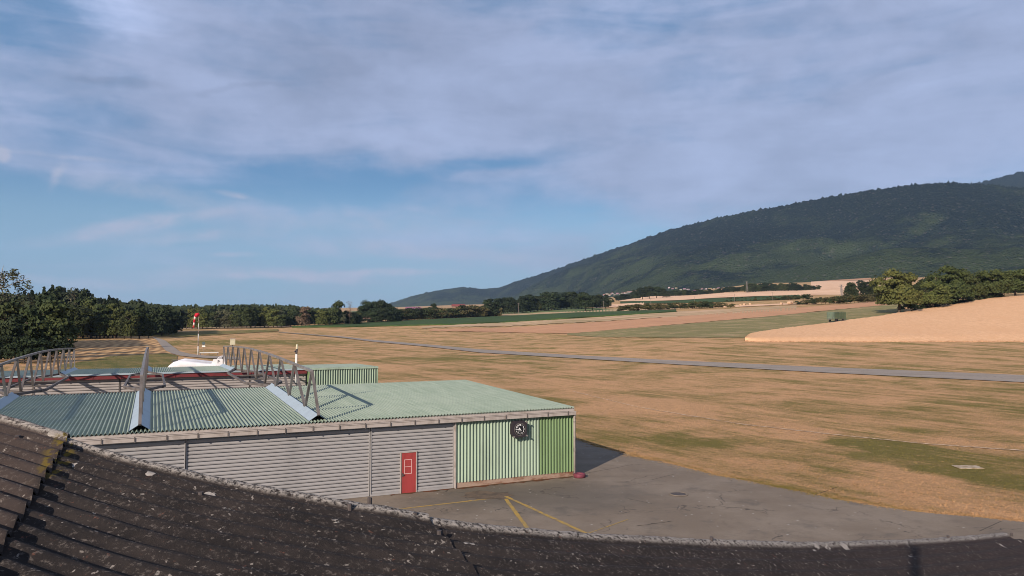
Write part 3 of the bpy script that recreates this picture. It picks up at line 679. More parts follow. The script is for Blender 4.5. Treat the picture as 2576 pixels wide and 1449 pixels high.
# downpipe
mb = MB(); p0 = wallpt(.0, -.2, HE-.35)
mb.tube([p0, wallpt(.0, -.15, HE-.5), wallpt(.0, -.16, .12)], .062, 12)
dp = hpart(mb, 'downpipe', M_trim, smooth=True)
for z, hh_ in ((3.05, .05), (2.2, .05), (1.42, .2)): MB().tube([wallpt(.0, -.16, z), wallpt(.0, -.16, z+hh_)], .073, 12).build('pipe_clamp', M_steel, dp)
# ridge flashings over the truss feet
def flashing(s, t0, t1, zf, hw=.42, hh=.30):
    A = []; B = []; C = []
    for j in range(5):
        t = t0+(t1-t0)*j/4; z = zf(s, t)
        A.append(wallpt(s-hw, t, z+.02)); B.append(wallpt(s, t, z+hh)); C.append(wallpt(s+hw, t, z+.02))
    mb = MB(); mb.grid([A, B, C]); A2 = [(x, y, z-.015) for x, y, z in A]; B2 = [(x, y, z-.02) for x, y, z in B]; C2 = [(x, y, z-.015) for x, y, z in C]
    mb.grid([C2, B2, A2]); return mb
for s in TS: hpart(flashing(s, .25, 16.2, zr1), 'ridge_flashing', M_flash)
mb = MB(); wbox(mb, -38.5, .12, 16.38, 16.45, 4.15, 4.23); hpart(mb, 'back_edge', M_steeld)

# clock on the wall
cs, cz = -3.52, 2.90
x_, y_ = WS(cs, -.12)
ck = empty('wall_clock', (x_, y_, cz), WA); tag(ck, 'black instrument style clock hanging on the pale green wall', 'clock')
def ckm(mb, name, m, smooth=False): return mb.build(name, m, ck, smooth)
def rotprism(poly, y0, y1):                       # polygon in local x,z extruded in y
    n = len(poly); vs = [(x, y0, z) for x, z in poly]+[(x, y1, z) for x, z in poly]
    mb = MB(); mb.add(vs, [tuple(range(n)), tuple(range(2*n-1, n-1, -1))]+[((i+1) % n, i, n+i, n+(i+1) % n) for i in range(n)]); return mb
w_, c_ = .43, .15
octo = [(-w_+c_, -w_), (w_-c_, -w_), (w_, -w_+c_), (w_, w_-c_), (w_-c_, w_), (-w_+c_, w_), (-w_, w_-c_), (-w_, -w_+c_)]
ckm(rotprism(octo, -.28, .06), 'case', M_black)
circ = [(.315*math.cos(a*math.pi/16), .315*math.sin(a*math.pi/16)) for a in range(32)]
dial = ckm(rotprism(circ, -.286, -.279), 'dial', mat('dial_black', (.012, .012, .014), rough=.4))
mb = MB()
ri = [(.345*math.cos(a*math.pi/16), .345*math.sin(a*math.pi/16)) for a in range(32)]
for i in range(32):
    j = (i+1) % 32
    mb.add([(circ[i][0], -.295, circ[i][1]), (circ[j][0], -.295, circ[j][1]), (ri[j][0], -.295, ri[j][1]), (ri[i][0], -.295, ri[i][1]),
            (ri[i][0], -.27, ri[i][1]), (ri[j][0], -.27, ri[j][1])], [(0, 1, 2, 3), (3, 2, 5, 4)])
ckm(mb, 'bezel', M_steeld)
for kx, kz in ((.40, .36), (.40, -.36), (-.36, -.38)):
    mb = MB(); mb.tube([(kx, -.25, kz), (kx, -.36, kz)], .045, 10); ckm(mb, 'knob', M_steel)
wm = mat('dial_white', (.75, .73, .7), rough=.6)
for i in range(1, 13):
    a = R(90-30*i); textmesh('numeral', str(i), .11, .004, .005, wm, dial, (.235*math.cos(a), -.293, .235*math.sin(a)), (.85, 1, 1))
def hand(ang, ln, wd, y):
    a = R(90-ang); d = Vector((math.cos(a), 0, math.sin(a))); n = Vector((-d.z, 0, d.x))*wd/2
    p = [(-d*.04-n), (-d*.04+n), (d*ln*.8+n*1.3), (d*ln), (d*ln*.8-n*1.3)]; mb = MB()
    vs = [(q.x, y, q.z) for q in p]+[(q.x, y+.006, q.z) for q in p]
    mb.add(vs, [(0, 1, 2, 3, 4), (9, 8, 7, 6, 5)]+[((i+1) % 5, i, 5+i, 5+(i+1) % 5) for i in range(5)]); return mb
ckm(hand(322, .12, .04, -.305), 'hour_hand', wm)
ckm(hand(268, .20, .022, -.312), 'minute_hand', wm)
mb = MB(); mb.box(-.13, .10, -.296, -.289, -.095, -.075); ckm(mb, 'dial_bar', wm)

# maroon tyre under the downpipe
x_, y_ = WS(.16, -.42)
ty = empty('old_tyre', (x_, y_, .02)); tag(ty, 'maroon painted tyre lying under the downpipe at the hangar corner', 'tyre')
mb = MB(); mb.lathe([(.20, .0), (.30, .0), (.335, .05), (.34, .11), (.335, .17), (.30, .22), (.21, .22), (.19, .18), (.19, .03), (.20, .0)], (0, 0, 0), 28); mb.build('tread', M_tyre, ty, True)
MB().lathe([(0.0, .10), (.19, .10)], (0, 0, 0), 28).build('white_fill', M_white, ty)  # opaque white disc filling the middle of the tyre

# far hangar
D2 = 42.41
h2 = empty('hangar', (*WS(-19, D2+6), 0)); H2L = Vector(h2.location)
tag(h2, 'far hangar with maroon gutter and ribbed beige doors behind the near hangar', 'hangar')
def h2part(mb, name, m, smooth=False, label=None):
    o = mb.build(name, m, None, smooth); o.parent = h2; o.location = -H2L
    if label: o['label'] = label
    return o
z2 = lambda s, t: 3.80-(t-D2)*.022+.02
h2part(corr_sheet(-38.5, -7.05, D2-.5, D2+13.6, z2, nt=5, per=6), 'roof', M_roofg, True)
h2part(corr_sheet(-7.05, .05, D2-1.35, D2+8.4, lambda s, t: z2(s, t)+.04, nt=5, per=6), 'roof', M_roofg, True, 'lower right section of the green roof')
mb = MB(); wbox(mb, -38.5, -7.1, D2-.53, D2-.5, 3.70, 3.85); h2part(mb, 'eave_board', M_flash)
mb = MB(); wbox(mb, -7.1, .07, D2-1.40, D2-1.35, 3.72, 3.90); h2part(mb, 'eave_board', M_mint)
mb = MB(); wbox(mb, -38.5, -7.15, D2-.42, D2-.12, 3.32, 3.66); gm = h2part(mb, 'gutter', M_maroon)
k = -8.0
while k > -38: wbox(MB(), k-.04, k+.04, D2-.46, D2-.42, 3.28, 3.68).build('gutter_bracket', M_maroon, gm); k -= 2.3
for s0, s1, tt in ((-12.6, -7.2, 0), (-24.15, -12.7, .08), (-31, -24.25, 0), (-38.2, -31.1, .08)):
    d = h2part(ribbed_wall(s0, s1, D2+tt, .1, 3.34, pitch=.25, amp=.10), 'sliding_door', M_slat2)
    mb = MB(); wbox(mb, s0-.05, s0+.03, D2+tt-.06, D2+tt, .1, 3.3); mb.build('door_frame', M_steeld, d)
h2part(corr_wall(-7.0, 0.0, D2-1.25, .2, 3.76, pitch=.25, amp=.10), 'front_wall', M_mint)
mb = MB()
lo = []; hi = []
for i in range(60):
    t = D2-1.25+9.4*i/59; lo.append(wallpt(.0, t, 0)); hi.append(wallpt(.0, t, 3.74))
mb.grid([lo, hi]); h2part(mb, 'side_wall', M_leafg)
mb = MB(); wbox(mb, -7.05, -6.98, D2-1.26, D2-.02, 0, 3.76); h2part(mb, 'return_wall', M_leafg)
mb = MB(); wbox(mb, -.06, .06, D2-1.31, D2-1.18, 0.1, 3.78); h2part(mb, 'corner_trim', M_leafg)
mb = MB(); wbox(mb, -38.3, -7.1, D2+13.2, D2+13.3, 0, 3.42); wbox(mb, -38.3, -.1, D2+.3, D2+.4, 0, 3.6); wbox(mb, -7.1, 0, D2+8.0, D2+8.1, 0, 3.5); h2part(mb, 'back_wall', M_slat)
for s in TS: h2part(flashing(s, D2-.3, D2+13.3, z2, .40, .26), 'ridge_flashing', M_flash)
x_, y_ = WS(-7.2, D2+6); MB().lathe([(.0, .3), (.16, .3), (.2, .22), (.12, .18), (.12, -.1)], (x_-H2L.x, y_-H2L.y, 3.75), 12).build('roof_vent', M_iron, h2)

# ------------------------------------------------------------------ roof trusses
TOP = [(1.95, 6.17), (7.33, 6.26), (12.36, 6.34), (17.64, 6.40), (23.1, 6.42), (28.5, 6.41), (33.7, 6.35), (38.9, 6.25), (44.3, 6.12), (49.8, 5.97), (55.4, 5.78)]
BOT = [(.1, 4.15), (3.75, 4.18), (8.9, 4.3), (14.28, 4.4), (19.6, 4.26), (24.9, 4.2), (30.2, 4.15), (35.5, 4.08), (41.0, 3.98), (46.3, 3.98), (51.4, 3.86), (55.6, 3.72)]
def make_truss():
    r = empty('roof_truss', (0, 0, 0), WA)           # local x = s, local y = t
    mb = MB()
    for i in range(len(TOP)-1): mb.bar((0, TOP[i][0], TOP[i][1]), (0, TOP[i+1][0]+.03, TOP[i+1][1]), .13, .13)
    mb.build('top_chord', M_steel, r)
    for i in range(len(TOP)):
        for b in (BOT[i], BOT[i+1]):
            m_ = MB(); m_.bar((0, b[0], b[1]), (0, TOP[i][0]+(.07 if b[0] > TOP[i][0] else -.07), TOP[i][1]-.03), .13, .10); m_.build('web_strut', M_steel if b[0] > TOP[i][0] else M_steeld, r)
    m_ = MB()
    for sg in (-1, 1):
        pts = [(0, 15.6, 4.36), (sg*1.25, 20.5, 4.24), (sg*1.25, 34.8, 4.08), (0, 41.4, 3.96)]
        for a, b in zip(pts, pts[1:]): m_.bar(a, b, .14, .16)
    m_.build('bracing_frame', M_steeld, r)
    for t, z in BOT[4:8]:
        m_ = MB(); m_.bar((-1.2, t, z-.02), (1.2, t, z-.02), .09, .09); m_.build('cross_bar', M_steeld, r)
    return r
tr = make_truss()
TL = ['steel truss above the green roof, nearest the end with the clock wall', 'steel truss seen end on, second from the clock wall end of the hangar', 'long steel truss above the hangar roofs, third from the clock wall', 'steel truss cut by the left edge of the photo']
for i, s in enumerate(TS):
    t_ = tr if i == 0 else copytree(tr)
    x_, y_ = WS(s, 0); t_.location = (x_, y_, .0); tag(t_, TL[i], 'truss', 'steel trusses spanning both hangars')
# camera post and cream box on the right truss
x_, y_ = WS(TS[0]+.12, 7.36)
po = empty('camera_post', (x_, y_, 5.2)); tag(po, 'white post with a small camera and cream cap on the right truss', 'camera post')
mb = MB(); mb.tube([(0, 0, 0), (0, 0, 1.62)], .058, 12); mb.build('post', M_whitep, po, True)
mb = MB(); mb.bar((0, 0, 1.62), (.03, 0, 1.95), .09); mb.bar((-.08, -.05, 1.74), (.04, .03, 1.88), .07); mb.build('camera_housing', M_black, po)
MB().lathe([(0, .26), (.05, .25), (.065, .12), (.07, 0), (0, 0)], (.03, 0, 1.92), 12).build('cap', M_cream, po)
x_, y_ = WS(TS[0], 44.6)
bx_ = empty('junction_box', (x_, y_, 6.15), WA); tag(bx_, 'cream square box standing on top of the right truss', 'box')
MB().box(-.24, .24, -.15, .15, .12, .72).build('housing', M_cream, bx_)
MB().box(-.26, .26, -.17, .17, .72, .75).build('lid', M_trim, bx_)
MB().bar((0, 0, -.02), (0, 0, .12), .08).build('foot', M_steeld, bx_)

# ------------------------------------------------------------------ glider trailers
def glider_trailer(label, loc, rz, mark, rounded):
    r = empty('glider_trailer', loc, rz); r.scale = (1, 1, 1.14); tag(r, label, 'trailer')
    L = 8.8; mb = MB(); secs = []
    for x, w2, zb, zt in ((0, .25, .75, .95), (.25, .55, .6, 1.25), (.9, .72, .5, 1.72), (1.9, .78, .45, 1.95), (3.2, .72, .45, 1.82), (5.5, .55, .5, 1.52), (7.5, .42, .55, 1.32), (8.8, .32, .6, 1.22)):
        secs.append([(x, w2*math.cos(a), (zb+zt)/2+(zt-zb)/2*math.copysign(abs(math.sin(a))**.6, math.sin(a))) for a in np.linspace(0, 2*math.pi, 17)])
    mb.grid(secs); mb.add(secs[-1][:-1], [tuple(range(16))]); mb.add(secs[0][:-1], [tuple(range(15, -1, -1))]); mb.build('shell', M_white, r, True)
    if rounded: prof = [(7.2, 1.3), (7.4, 1.55), (7.75, 1.95), (8.15, 2.15), (8.7, 2.22), (8.95, 1.6), (9.0, 1.2)]
    else: prof = [(6.6, 1.2), (7.0, 2.02), (8.55, 2.05), (8.9, 1.2)]
    n = len(prof); vs = [(x, y, z) for y in (-.09, .09) for x, z in prof]
    fin = MB().add(vs, [tuple(range(n)), tuple(range(2*n-1, n-1, -1))]+[((i+1) % n, i, n+i, n+(i+1) % n) for i in range(n)]).build('tail_fin', M_white, r)
    for i, ch in enumerate(mark):
        textmesh('lettering', ch, .62, .006, .015, M_black, fin, (7.8 if not rounded else 8.35, -.105, 1.62 if not rounded else 1.75-.3*i))
    for sg in (-1, 1):
        for x in (3.3, 4.1): m_ = MB(); m_.tube([(x, sg*.72, .32), (x, sg*.92, .32)], .32, 16); m_.build('wheel', M_black, r)
    MB().bar((0, 0, .55), (-1.1, 0, .45), .09).build('drawbar', M_steel, r)
    return r
def gpos(px, Y): a, _ = raydir(px, 806); return (a*Y, Y, 0)
xa, ya, _ = gpos(424, 124); xb, yb, _ = gpos(548, 126)
glider_trailer('long white glider trailer with a letter P on its tail fin behind the far hangar', (xa, ya, 0), math.atan2(yb-ya, xb-xa), 'P', False)
xa, ya, _ = gpos(438, 129); xb, yb, _ = gpos(566, 135)
glider_trailer('long white glider trailer with rounded fin, parked behind the one marked P', (xa, ya, 0), math.atan2(yb-ya, xb-xa), 'J', True)
# small dark flatbed
xa, ya, _ = gpos(456, 152)
fb = empty('flatbed_cart', (xa, ya, 0), .1); tag(fb, 'low dark flatbed cart on the grass behind the white trailers', 'cart')
MB().box(-1.5, 1.5, -.8, .8, .55, .68).build('bed', M_black, fb)
mb = MB()
for x in (-1.4, -.5, .5, 1.4): mb.box(x-.04, x+.04, -.82, -.76, .68, 1.0)
mb.box(-1.5, 1.5, -.82, -.77, .95, 1.02); mb.build('side_rail', M_steeld, fb)
for x in (-.9, .9):
    for y in (-.75, .75): MB().tube([(x, y-.1, .3), (x, y+.1, .3)], .3, 12).build('wheel', M_black, fb)

# ------------------------------------------------------------------ windsock, signal beam, speed sign
wx, wy = -78.68, 189.77
ws = empty('windsock', (wx, wy, 0)); tag(ws, 'red and white windsock hanging limp from a striped pole', 'windsock')
zc = 0.0
for i, zt in enumerate((2.3, 3.6, 5.4, 6.6, 8.0, 9.9)):
    m_ = M_whitep if i in (0, 2, 4) else mat('rusty_pole_band', (.16, .10, .07), (.3, .24, .2), 3, .7)
    MB().tube([(0, 0, zc), (0, 0, zt)], .11-.008*i, 10).build('pole', m_, ws, True); zc = zt
pts = [(.0, 0, 10.0), (-.15, 0, 10.15), (-.55, 0, 10.1), (-.85, 0, 9.7), (-1.0, 0, 9.0), (-1.1, 0, 8.2), (-1.2, 0, 7.5), (-1.22, 0, 6.9)]
rad = [.38, .56, .50, .32, .24, .23, .21, .19]
for nm, m_, a, b in (('sock_mouth', M_sockr, 0, 3), ('sock_band', M_sockw, 3, 4), ('sock_band', M_sockr, 4, 5), ('sock_band', M_sockw, 5, 6), ('sock_band', M_sockr, 6, 7)):
    mb = MB(); mb.tube(pts[a:b+1], rad[a:b+1], 12, True); mb.build(nm, m_, ws, True)
x0_, y0_ = flat(500, 895); x1_, y1_ = flat(545, 894)
bm_ = empty('counterweight_beam', (x0_, y0_, 0), math.atan2(y1_-y0_, x1_-x0_)); tag(bm_, 'low white horizontal beam on posts beside the windsock pole', 'beam')
MB().box(0.2, 4.6, -.10, .10, .62, .86).build('beam', M_whitep, bm_)
for x in (.4, 2.4, 4.4): MB().box(x-.05, x+.05, -.05, .05, 0, .62).build('leg', M_steeld, bm_)
sx, sy = flat(509, 893)
sg_ = empty('round_sign', (sx+.3, sy, 0)); tag(sg_, 'round dark sign above a small white plate near the windsock', 'sign')
MB().tube([(0, 0, 0), (0, 0, 3.3)], .035, 8).build('post', M_steel, sg_)
MB().tube([(0, -.04, 2.95), (0, -.06, 2.95)], .42, 20).build('disc', mat('dark_sign', (.05, .07, .07), rough=.6), sg_)
MB().box(-.42, .42, -.06, -.04, 2.05, 2.4).build('plate', M_whitep, sg_)

# ------------------------------------------------------------------ farm trailer in the field
X_, Y_, Z_ = hit(2104, 810)
ft = empty('farm_trailer', (X_, Y_, Z_+.15), R(35)); ft.scale = (1.22,)*3; tag(ft, 'grey green slatted farm trailer parked on the stubble beside the wheat', 'farm trailer')
L2, W2 = 3.0, 1.25
sb = MB()
for sgn in (-1, 1):
    for k in range(6): sb.box(-L2, L2, sgn*W2-.03, sgn*W2+.03, .95+k*.32, .95+k*.32+.26)
    for x in (-L2, -1, 1, L2): sb.box(x-.06, x+.06, sgn*W2-.07, sgn*W2+.07, .85, 2.9)
sb.build('side_board', M_trailer, ft)
eb = MB()
for k in range(6): eb.box(-L2-.03, -L2+.03, -W2, W2, .95+k*.32, .95+k*.32+.28); eb.box(L2-.03, L2+.03, -W2, W2, .95+k*.32, .95+k*.32+.28)
for y in (-W2, 0, W2): eb.box(-L2-.08, -L2+.04, y-.05, y+.05, .6, 2.9)
eb.build('end_board', M_trailerl, ft)
MB().box(-L2, L2, -W2, W2, .75, .92).build('floor', M_steeld, ft)
MB().box(-L2, L2, -W2-.03, W2+.03, 2.88, 2.97).box(-L2+.3, L2-.3, -W2+.3, W2-.3, 2.97, 3.05).build('cover', M_trailerl, ft)
for x in (-1.9, 1.9):
    for y in (-1.0, 1.0): MB().tube([(x, y-.15, .42), (x, y+.15, .42)], .42, 14).build('wheel', M_black, ft)
MB().bar((-L2, 0, .7), (-L2-1.6, 0, .5), .12).build('drawbar', M_steel, ft)

# ------------------------------------------------------------------ foreground roof (fibre cement, verge runs away to the right)
HC0, SX = 1.22, .21
def roofz(x, y): return H-HC0-SX*x
VP = [(-260, 1008), (-120, 1036), (0, 1066), (70, 1085), (183, 1122), (306, 1159), (458, 1200), (669, 1238), (805, 1264), (1026, 1300), (1143, 1321), (1325, 1336), (1471, 1348), (1744, 1362), (1999, 1370), (2146, 1367.5), (2293, 1362), (2390, 1357), (2499, 1347), (2530, 1344)]
vx = []
for px, py in VP:
    a, b = raydir(px, py)          # H + b*Y = H-HC0-SX*a*Y
    Y = -HC0/(b+SX*a); vx.append((a*Y, Y))
vx = np.array(vx); sl = np.concatenate([[0], np.cumsum(np.hypot(*np.diff(vx, axis=0).T))])
ss = np.linspace(0, sl[-1], 200); cx = np.interp(ss, sl, vx[:, 0]); cy = np.interp(ss, sl, vx[:, 1])
ker = np.hanning(25); ker /= ker.sum()
cxs = np.convolve(np.pad(cx, 12, mode='reflect', reflect_type='odd'), ker, mode='valid'); cys = np.convolve(np.pad(cy, 12, mode='reflect', reflect_type='odd'), ker, mode='valid')
ND = Vector((.40, -.917))
def rp_(s, t, dz=0.0):
    x = float(np.interp(s, ss, cxs)); y = float(np.interp(s, ss, cys)); x += ND.x*t; y += ND.y*t
    return (x, y, roofz(x, y)+dz)
def s_at(px, py):
    a, b = raydir(px, py); Y = -HC0/(b+SX*a); d = np.hypot(cxs-a*Y, cys-Y); return float(ss[int(np.argmin(d))])
S1 = s_at(168, 1117); S2 = s_at(1090, 1315); SE = float(ss[-1]); S0_ = 0.0
def roofmat():
    m, t, b = newmat('lichened_fibre_cement')
    uv = t.n('ShaderNodeUVMap').outputs[0]; oc = t.n('ShaderNodeTexCoord').outputs['Object']
    su = t.n('ShaderNodeSeparateXYZ', {0: uv}); tt = su.outputs[1]; s_ = su.outputs[0]
    col = t.mix(t.smooth(t.noise(oc, 3.0, 8, .75), .35, .68), (.020, .0165, .015), (.037, .029, .025))
    col = t.mix(t.smooth(s_, S1-.05, S1+.02, .85, 0), col, t.mix(t.noise(oc, 6, 6, .7), (.036, .028, .025), (.072, .052, .043)))
    col = t.mix(t.smooth(s_, S2-.2, SE, 0, .7), col, t.mix(t.noise(oc, 9, 6, .7), (.028, .020, .0185), (.052, .034, .030)))
    speck = t.noise(oc, 42, 5, .75)
    col = t.mix(t.smooth(speck, .53, .68, 0, .7), col, (.15, .125, .105))
    col = t.mix(t.smooth(t.noise(t.mapping(oc, loc=(8, 1, 0)), 30, 4, .7), .62, .74, 0, .6), col, (.17, .075, .05))
    band = t.math('MULTIPLY', t.smooth(tt, -.075, -.06), t.smooth(tt, .03, .06, 1, 0))
    crust = t.noise(oc, 45, 6, .75)
    bl = t.math('MULTIPLY', band, t.smooth(crust, .38, .54, 0, .95))
    lich = t.mix(t.noise(oc, 60, 4, .7), (.16, .135, .115), (.50, .45, .39))
    d = t.n('ShaderNodeTexNoise', {'Vector': oc, 'Scale': 22.0, 'Detail': 4.0}).outputs[1]
    dv = t.n('ShaderNodeVectorMath', {0: d, 'Scale': .10}, operation='SCALE').outputs[0]
    v = t.n('ShaderNodeVectorMath', {0: oc, 1: dv}, operation='ADD').outputs[0]
    vo = t.n('ShaderNodeTexVoronoi', {'Vector': v, 'Scale': 6.0, 'Randomness': 1.0}); r_ = t.n('ShaderNodeSeparateColor', {0: vo.outputs[1]})
    rad_ = t.smooth(r_.outputs[0], .62, 1.0, 0.0, .30); near_ = t.smooth(tt, .02, .5, 1.0, .45)
    spot = t.smooth(t.math('SUBTRACT', vo.outputs[0], t.math('MULTIPLY', rad_, near_)), -.02, .012, 1, 0)
    vo2 = t.n('ShaderNodeTexVoronoi', {'Vector': v, 'Scale': 24.0}); r2 = t.n('ShaderNodeSeparateColor', {0: vo2.outputs[1]})
    spot2 = t.math('MULTIPLY', t.smooth(vo2.outputs[0], .12, .22, 1, 0), t.smooth(r2.outputs[0], .62, .72))
    col = t.mix(t.math('MULTIPLY', spot2, .8), col, (.30, .26, .22))
    col = t.mix(spot, col, lich); col = t.mix(bl, col, lich)
    moss = t.math('MULTIPLY', t.smooth(t.math('ABSOLUTE', t.math('SUBTRACT', s_, S1)), .02, .12, 1, 0), t.smooth(t.noise(oc, 18, 4), .5, .6))
    moss = t.math('MULTIPLY', moss, t.smooth(tt, .5, 1.0, 1, 0))
    col = t.mix(moss, col, (.12, .085, .015))
    setin(t, b, 'Base Color', col); b.inputs['Roughness'].default_value = .95; b.inputs['Specular IOR Level'].default_value = .15
    hh = t.math('ADD', t.noise(oc, 35, 8, .8), t.math('MULTIPLY', t.math('ADD', spot, bl), .6))
    bn = t.n('ShaderNodeBump', {'Height': hh, 'Strength': .8, 'Distance': .012}); t.L.new(bn.outputs[0], b.inputs['Normal'])
    return m
M_fc = roofmat()
br = empty('house', (0, 8, 0)); tag(br, 'foreground building whose dark lichen covered corrugated roof fills the bottom of the view', 'building')
PW = .177
def wave(t, big=False): return (.020 if big else .0135)*math.cos(2*math.pi*t/PW)
def roof_sheet(s0, s1, dz, tmax, name='roof_sheet'):
    ns = max(20, int((s1-s0)/.06)); nt = int((tmax+.06)/PW*12)
    top = []; uvs = []
    for j in range(nt+1):
        t = -.062+(tmax+.062)*j/nt; row = []; u = []
        for i in range(ns+1):
            s = s0+(s1-s0)*i/ns
            edge_j = .010*mnoise.noise(Vector((t*9, s0*3, 1))) if i in (0, ns) else 0
            z = wave(t, dz > .03)+dz+.004*mnoise.noise(Vector((s*3, t*5, dz*40)))
            if t < .045: z += .004+.010*abs(mnoise.noise(Vector((s*24, t*30, 7))))
            row.append(rp_(s+edge_j*(1 if i == ns else 0), t, z)); u.append((s, t))
        top.append(row); uvs.append(u)
    mb = MB(); mb.grid(top[::-1]); nv = len(mb.v)
    uvl = [q for r in uvs[::-1] for q in r]
    th = .012
    def add(rowsP, uvv):
        mb.grid(rowsP); uvl.extend([q for r in uvv for q in r])
    # verge skirt, sheet ends and underside
    dn = lambda p, k: (p[0], p[1], p[2]-k)
    add([[dn(p, .05) for p in top[0]], top[0]], [[(u[0], .2) for u in uvs[0]], uvs[0]])
    e1 = [r[-1] for r in top]; u1 = [(u[-1][0], u[-1][1]+9) for u in uvs]
    add([[dn(p, th) for p in e1], e1], [u1, u1])
    e0 = [r[0] for r in top]; u0 = [(u[0][0], u[0][1]+9) for u in uvs]; add([e0, [dn(p, th) for p in e0]], [u0, u0])
    add([[dn(p, th) for p in r] for r in top], [[(q[0], q[1]+9) for q in u] for u in uvs])
    me = mb.mesh(name, True); uvm = me.uv_layers.new(name='UVMap')
    li = np.zeros(len(me.loops), np.int32); me.loops.foreach_get('vertex_index', li)
    uvm.data.foreach_set('uv', np.asarray(uvl, np.float32)[li].ravel())
    o = obj(name, me, br, M_fc); o.location = (0, -8, 0); return o
roof_sheet(S0_, S1, .034, 5.6)['label'] = 'browner upper roof sheet at the left with a stepped edge'
roof_sheet(S1-.12, S2, .014, 5.6)
roof_sheet(S2-.12, SE, -.004, 5.6)
# bolts on the crests
for px, py in ((45, 1112), (505, 1256), (880, 1284), (1045, 1306), (1790, 1364), (2385, 1357), (2545, 1349), (1105, 1352), (930, 1268)):
    a, b = raydir(px, py); Y = -HC0/(b+SX*a); z = roofz(a*Y, Y)
    mb = MB(); mb.tube([(a*Y, Y-8, z+.0), (a*Y, Y-8, z+.036)], .013, 8); mb.build('bolt', M_iron, br)
# walls under it
mb = MB(); lo = []; hi = []
for s in np.linspace(0.0, SE-.25, 60):
    p = rp_(s, .30, -.07); lo.append((p[0], p[1]-8, 0)); hi.append((p[0], p[1]-8, p[2]))
mb.grid([hi, lo]); lo = []; hi = []
for t in np.linspace(.30, 5.5, 10):
    p = rp_(SE-.25, t, -.07); lo.append((p[0], p[1]-8, 0)); hi.append((p[0], p[1]-8, p[2]))
mb.grid([lo, hi]); mb.build('wall', M_trim, br)
# the thin mast whose shadow falls on the roof

def roofpt(px, py):
    a, b = raydir(px, py); Y = -HC0/(b+SX*a); return Vector((a*Y, Y, roofz(a*Y, Y)))
# its mast: two thin tubes rising behind the camera on the sun side
A_ = roofpt(2300, 1378); k_ = (A_.y+1.2)/sd.y
top_ = A_-Vector(sd)*k_
ms = empty('antenna_mast', (top_.x, top_.y, roofz(top_.x, top_.y)-.05)); tag(ms, 'thin dark mast standing on the foreground roof, its shadow on the roof at lower right', 'mast')
hm = top_.z-ms.location.z
MB().tube([(0, 0, 0), (0, 0, hm)], .035, 10).build('pole', M_steel, ms, True)
MB().tube([(0, 0, hm), (0, 0, hm+.03)], .045, 10).build('cap', M_black, ms)

# ------------------------------------------------------------------ trees
def leafmat(name, c1, c2, rnd=.8):
    m, t, b = newmat(name)
    oc = t.n('ShaderNodeTexCoord').outputs['Object']
    col = t.mix(t.smooth(t.noise(oc, 7, 4, .6), .35, .65), c1, c2)
    r_ = t.n('ShaderNodeObjectInfo').outputs['Random']
    hs = t.n('ShaderNodeHueSaturation', {'Hue': t.smooth(r_, 0, 1, .485, .51), 'Saturation': .95, 'Value': t.smooth(t.math('FRACT', t.math('MULTIPLY', r_, 17.7)), 0, 1, 1-.35*rnd, 1+.4*rnd), 'Color': col})
    setin(t, b, 'Base Color', hs.outputs[0]); b.inputs['Roughness'].default_value = .85; b.inputs['Specular IOR Level'].default_value = .15
    b.inputs['Subsurface Weight'].default_value = 0
    return m
L_dec = leafmat('broadleaf_foliage', (.025, .036, .012), (.045, .055, .017))
L_dark = leafmat('dark_foliage', (.015, .024, .010), (.027, .037, .014))
L_light = leafmat('yellow_green_oak_foliage', (.060, .070, .017), (.100, .105, .026), .3)  # lighter, yellower leaf green, also used for the pale trees
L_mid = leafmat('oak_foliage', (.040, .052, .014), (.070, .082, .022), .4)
L_con = leafmat('conifer_needles', (.014, .022, .014), (.025, .034, .018))
L_birch = leafmat('birch_foliage', (.060, .066, .032), (.095, .095, .050), .4)
L_brown = leafmat('reddish_dying_foliage', (.14, .085, .055), (.17, .11, .07), .3)
L_hedge = leafmat('hedge_foliage', (.050, .050, .018), (.085, .070, .024), .6)
def leaves(cen, nor, size, r):
    """quads around each point; cen, nor (n,3)"""
    n = len(cen); q = nor+r.normal(0, .55, (n, 3)); q /= np.linalg.norm(q, axis=1, keepdims=True)
    a = np.cross(q, r.normal(0, 1, (n, 3))); a /= np.linalg.norm(a, axis=1, keepdims=True); b = np.cross(q, a)
    s = (size*r.uniform(.6, 1.4, (n, 1)))
    V = np.stack([cen-a*s-b*s*.7, cen+a*s-b*s*.5, cen+a*s*.7+b*s, cen-a*s*.8+b*s*.6], 1).reshape(-1, 3)
    return V, np.arange(4*n).reshape(n, 4)
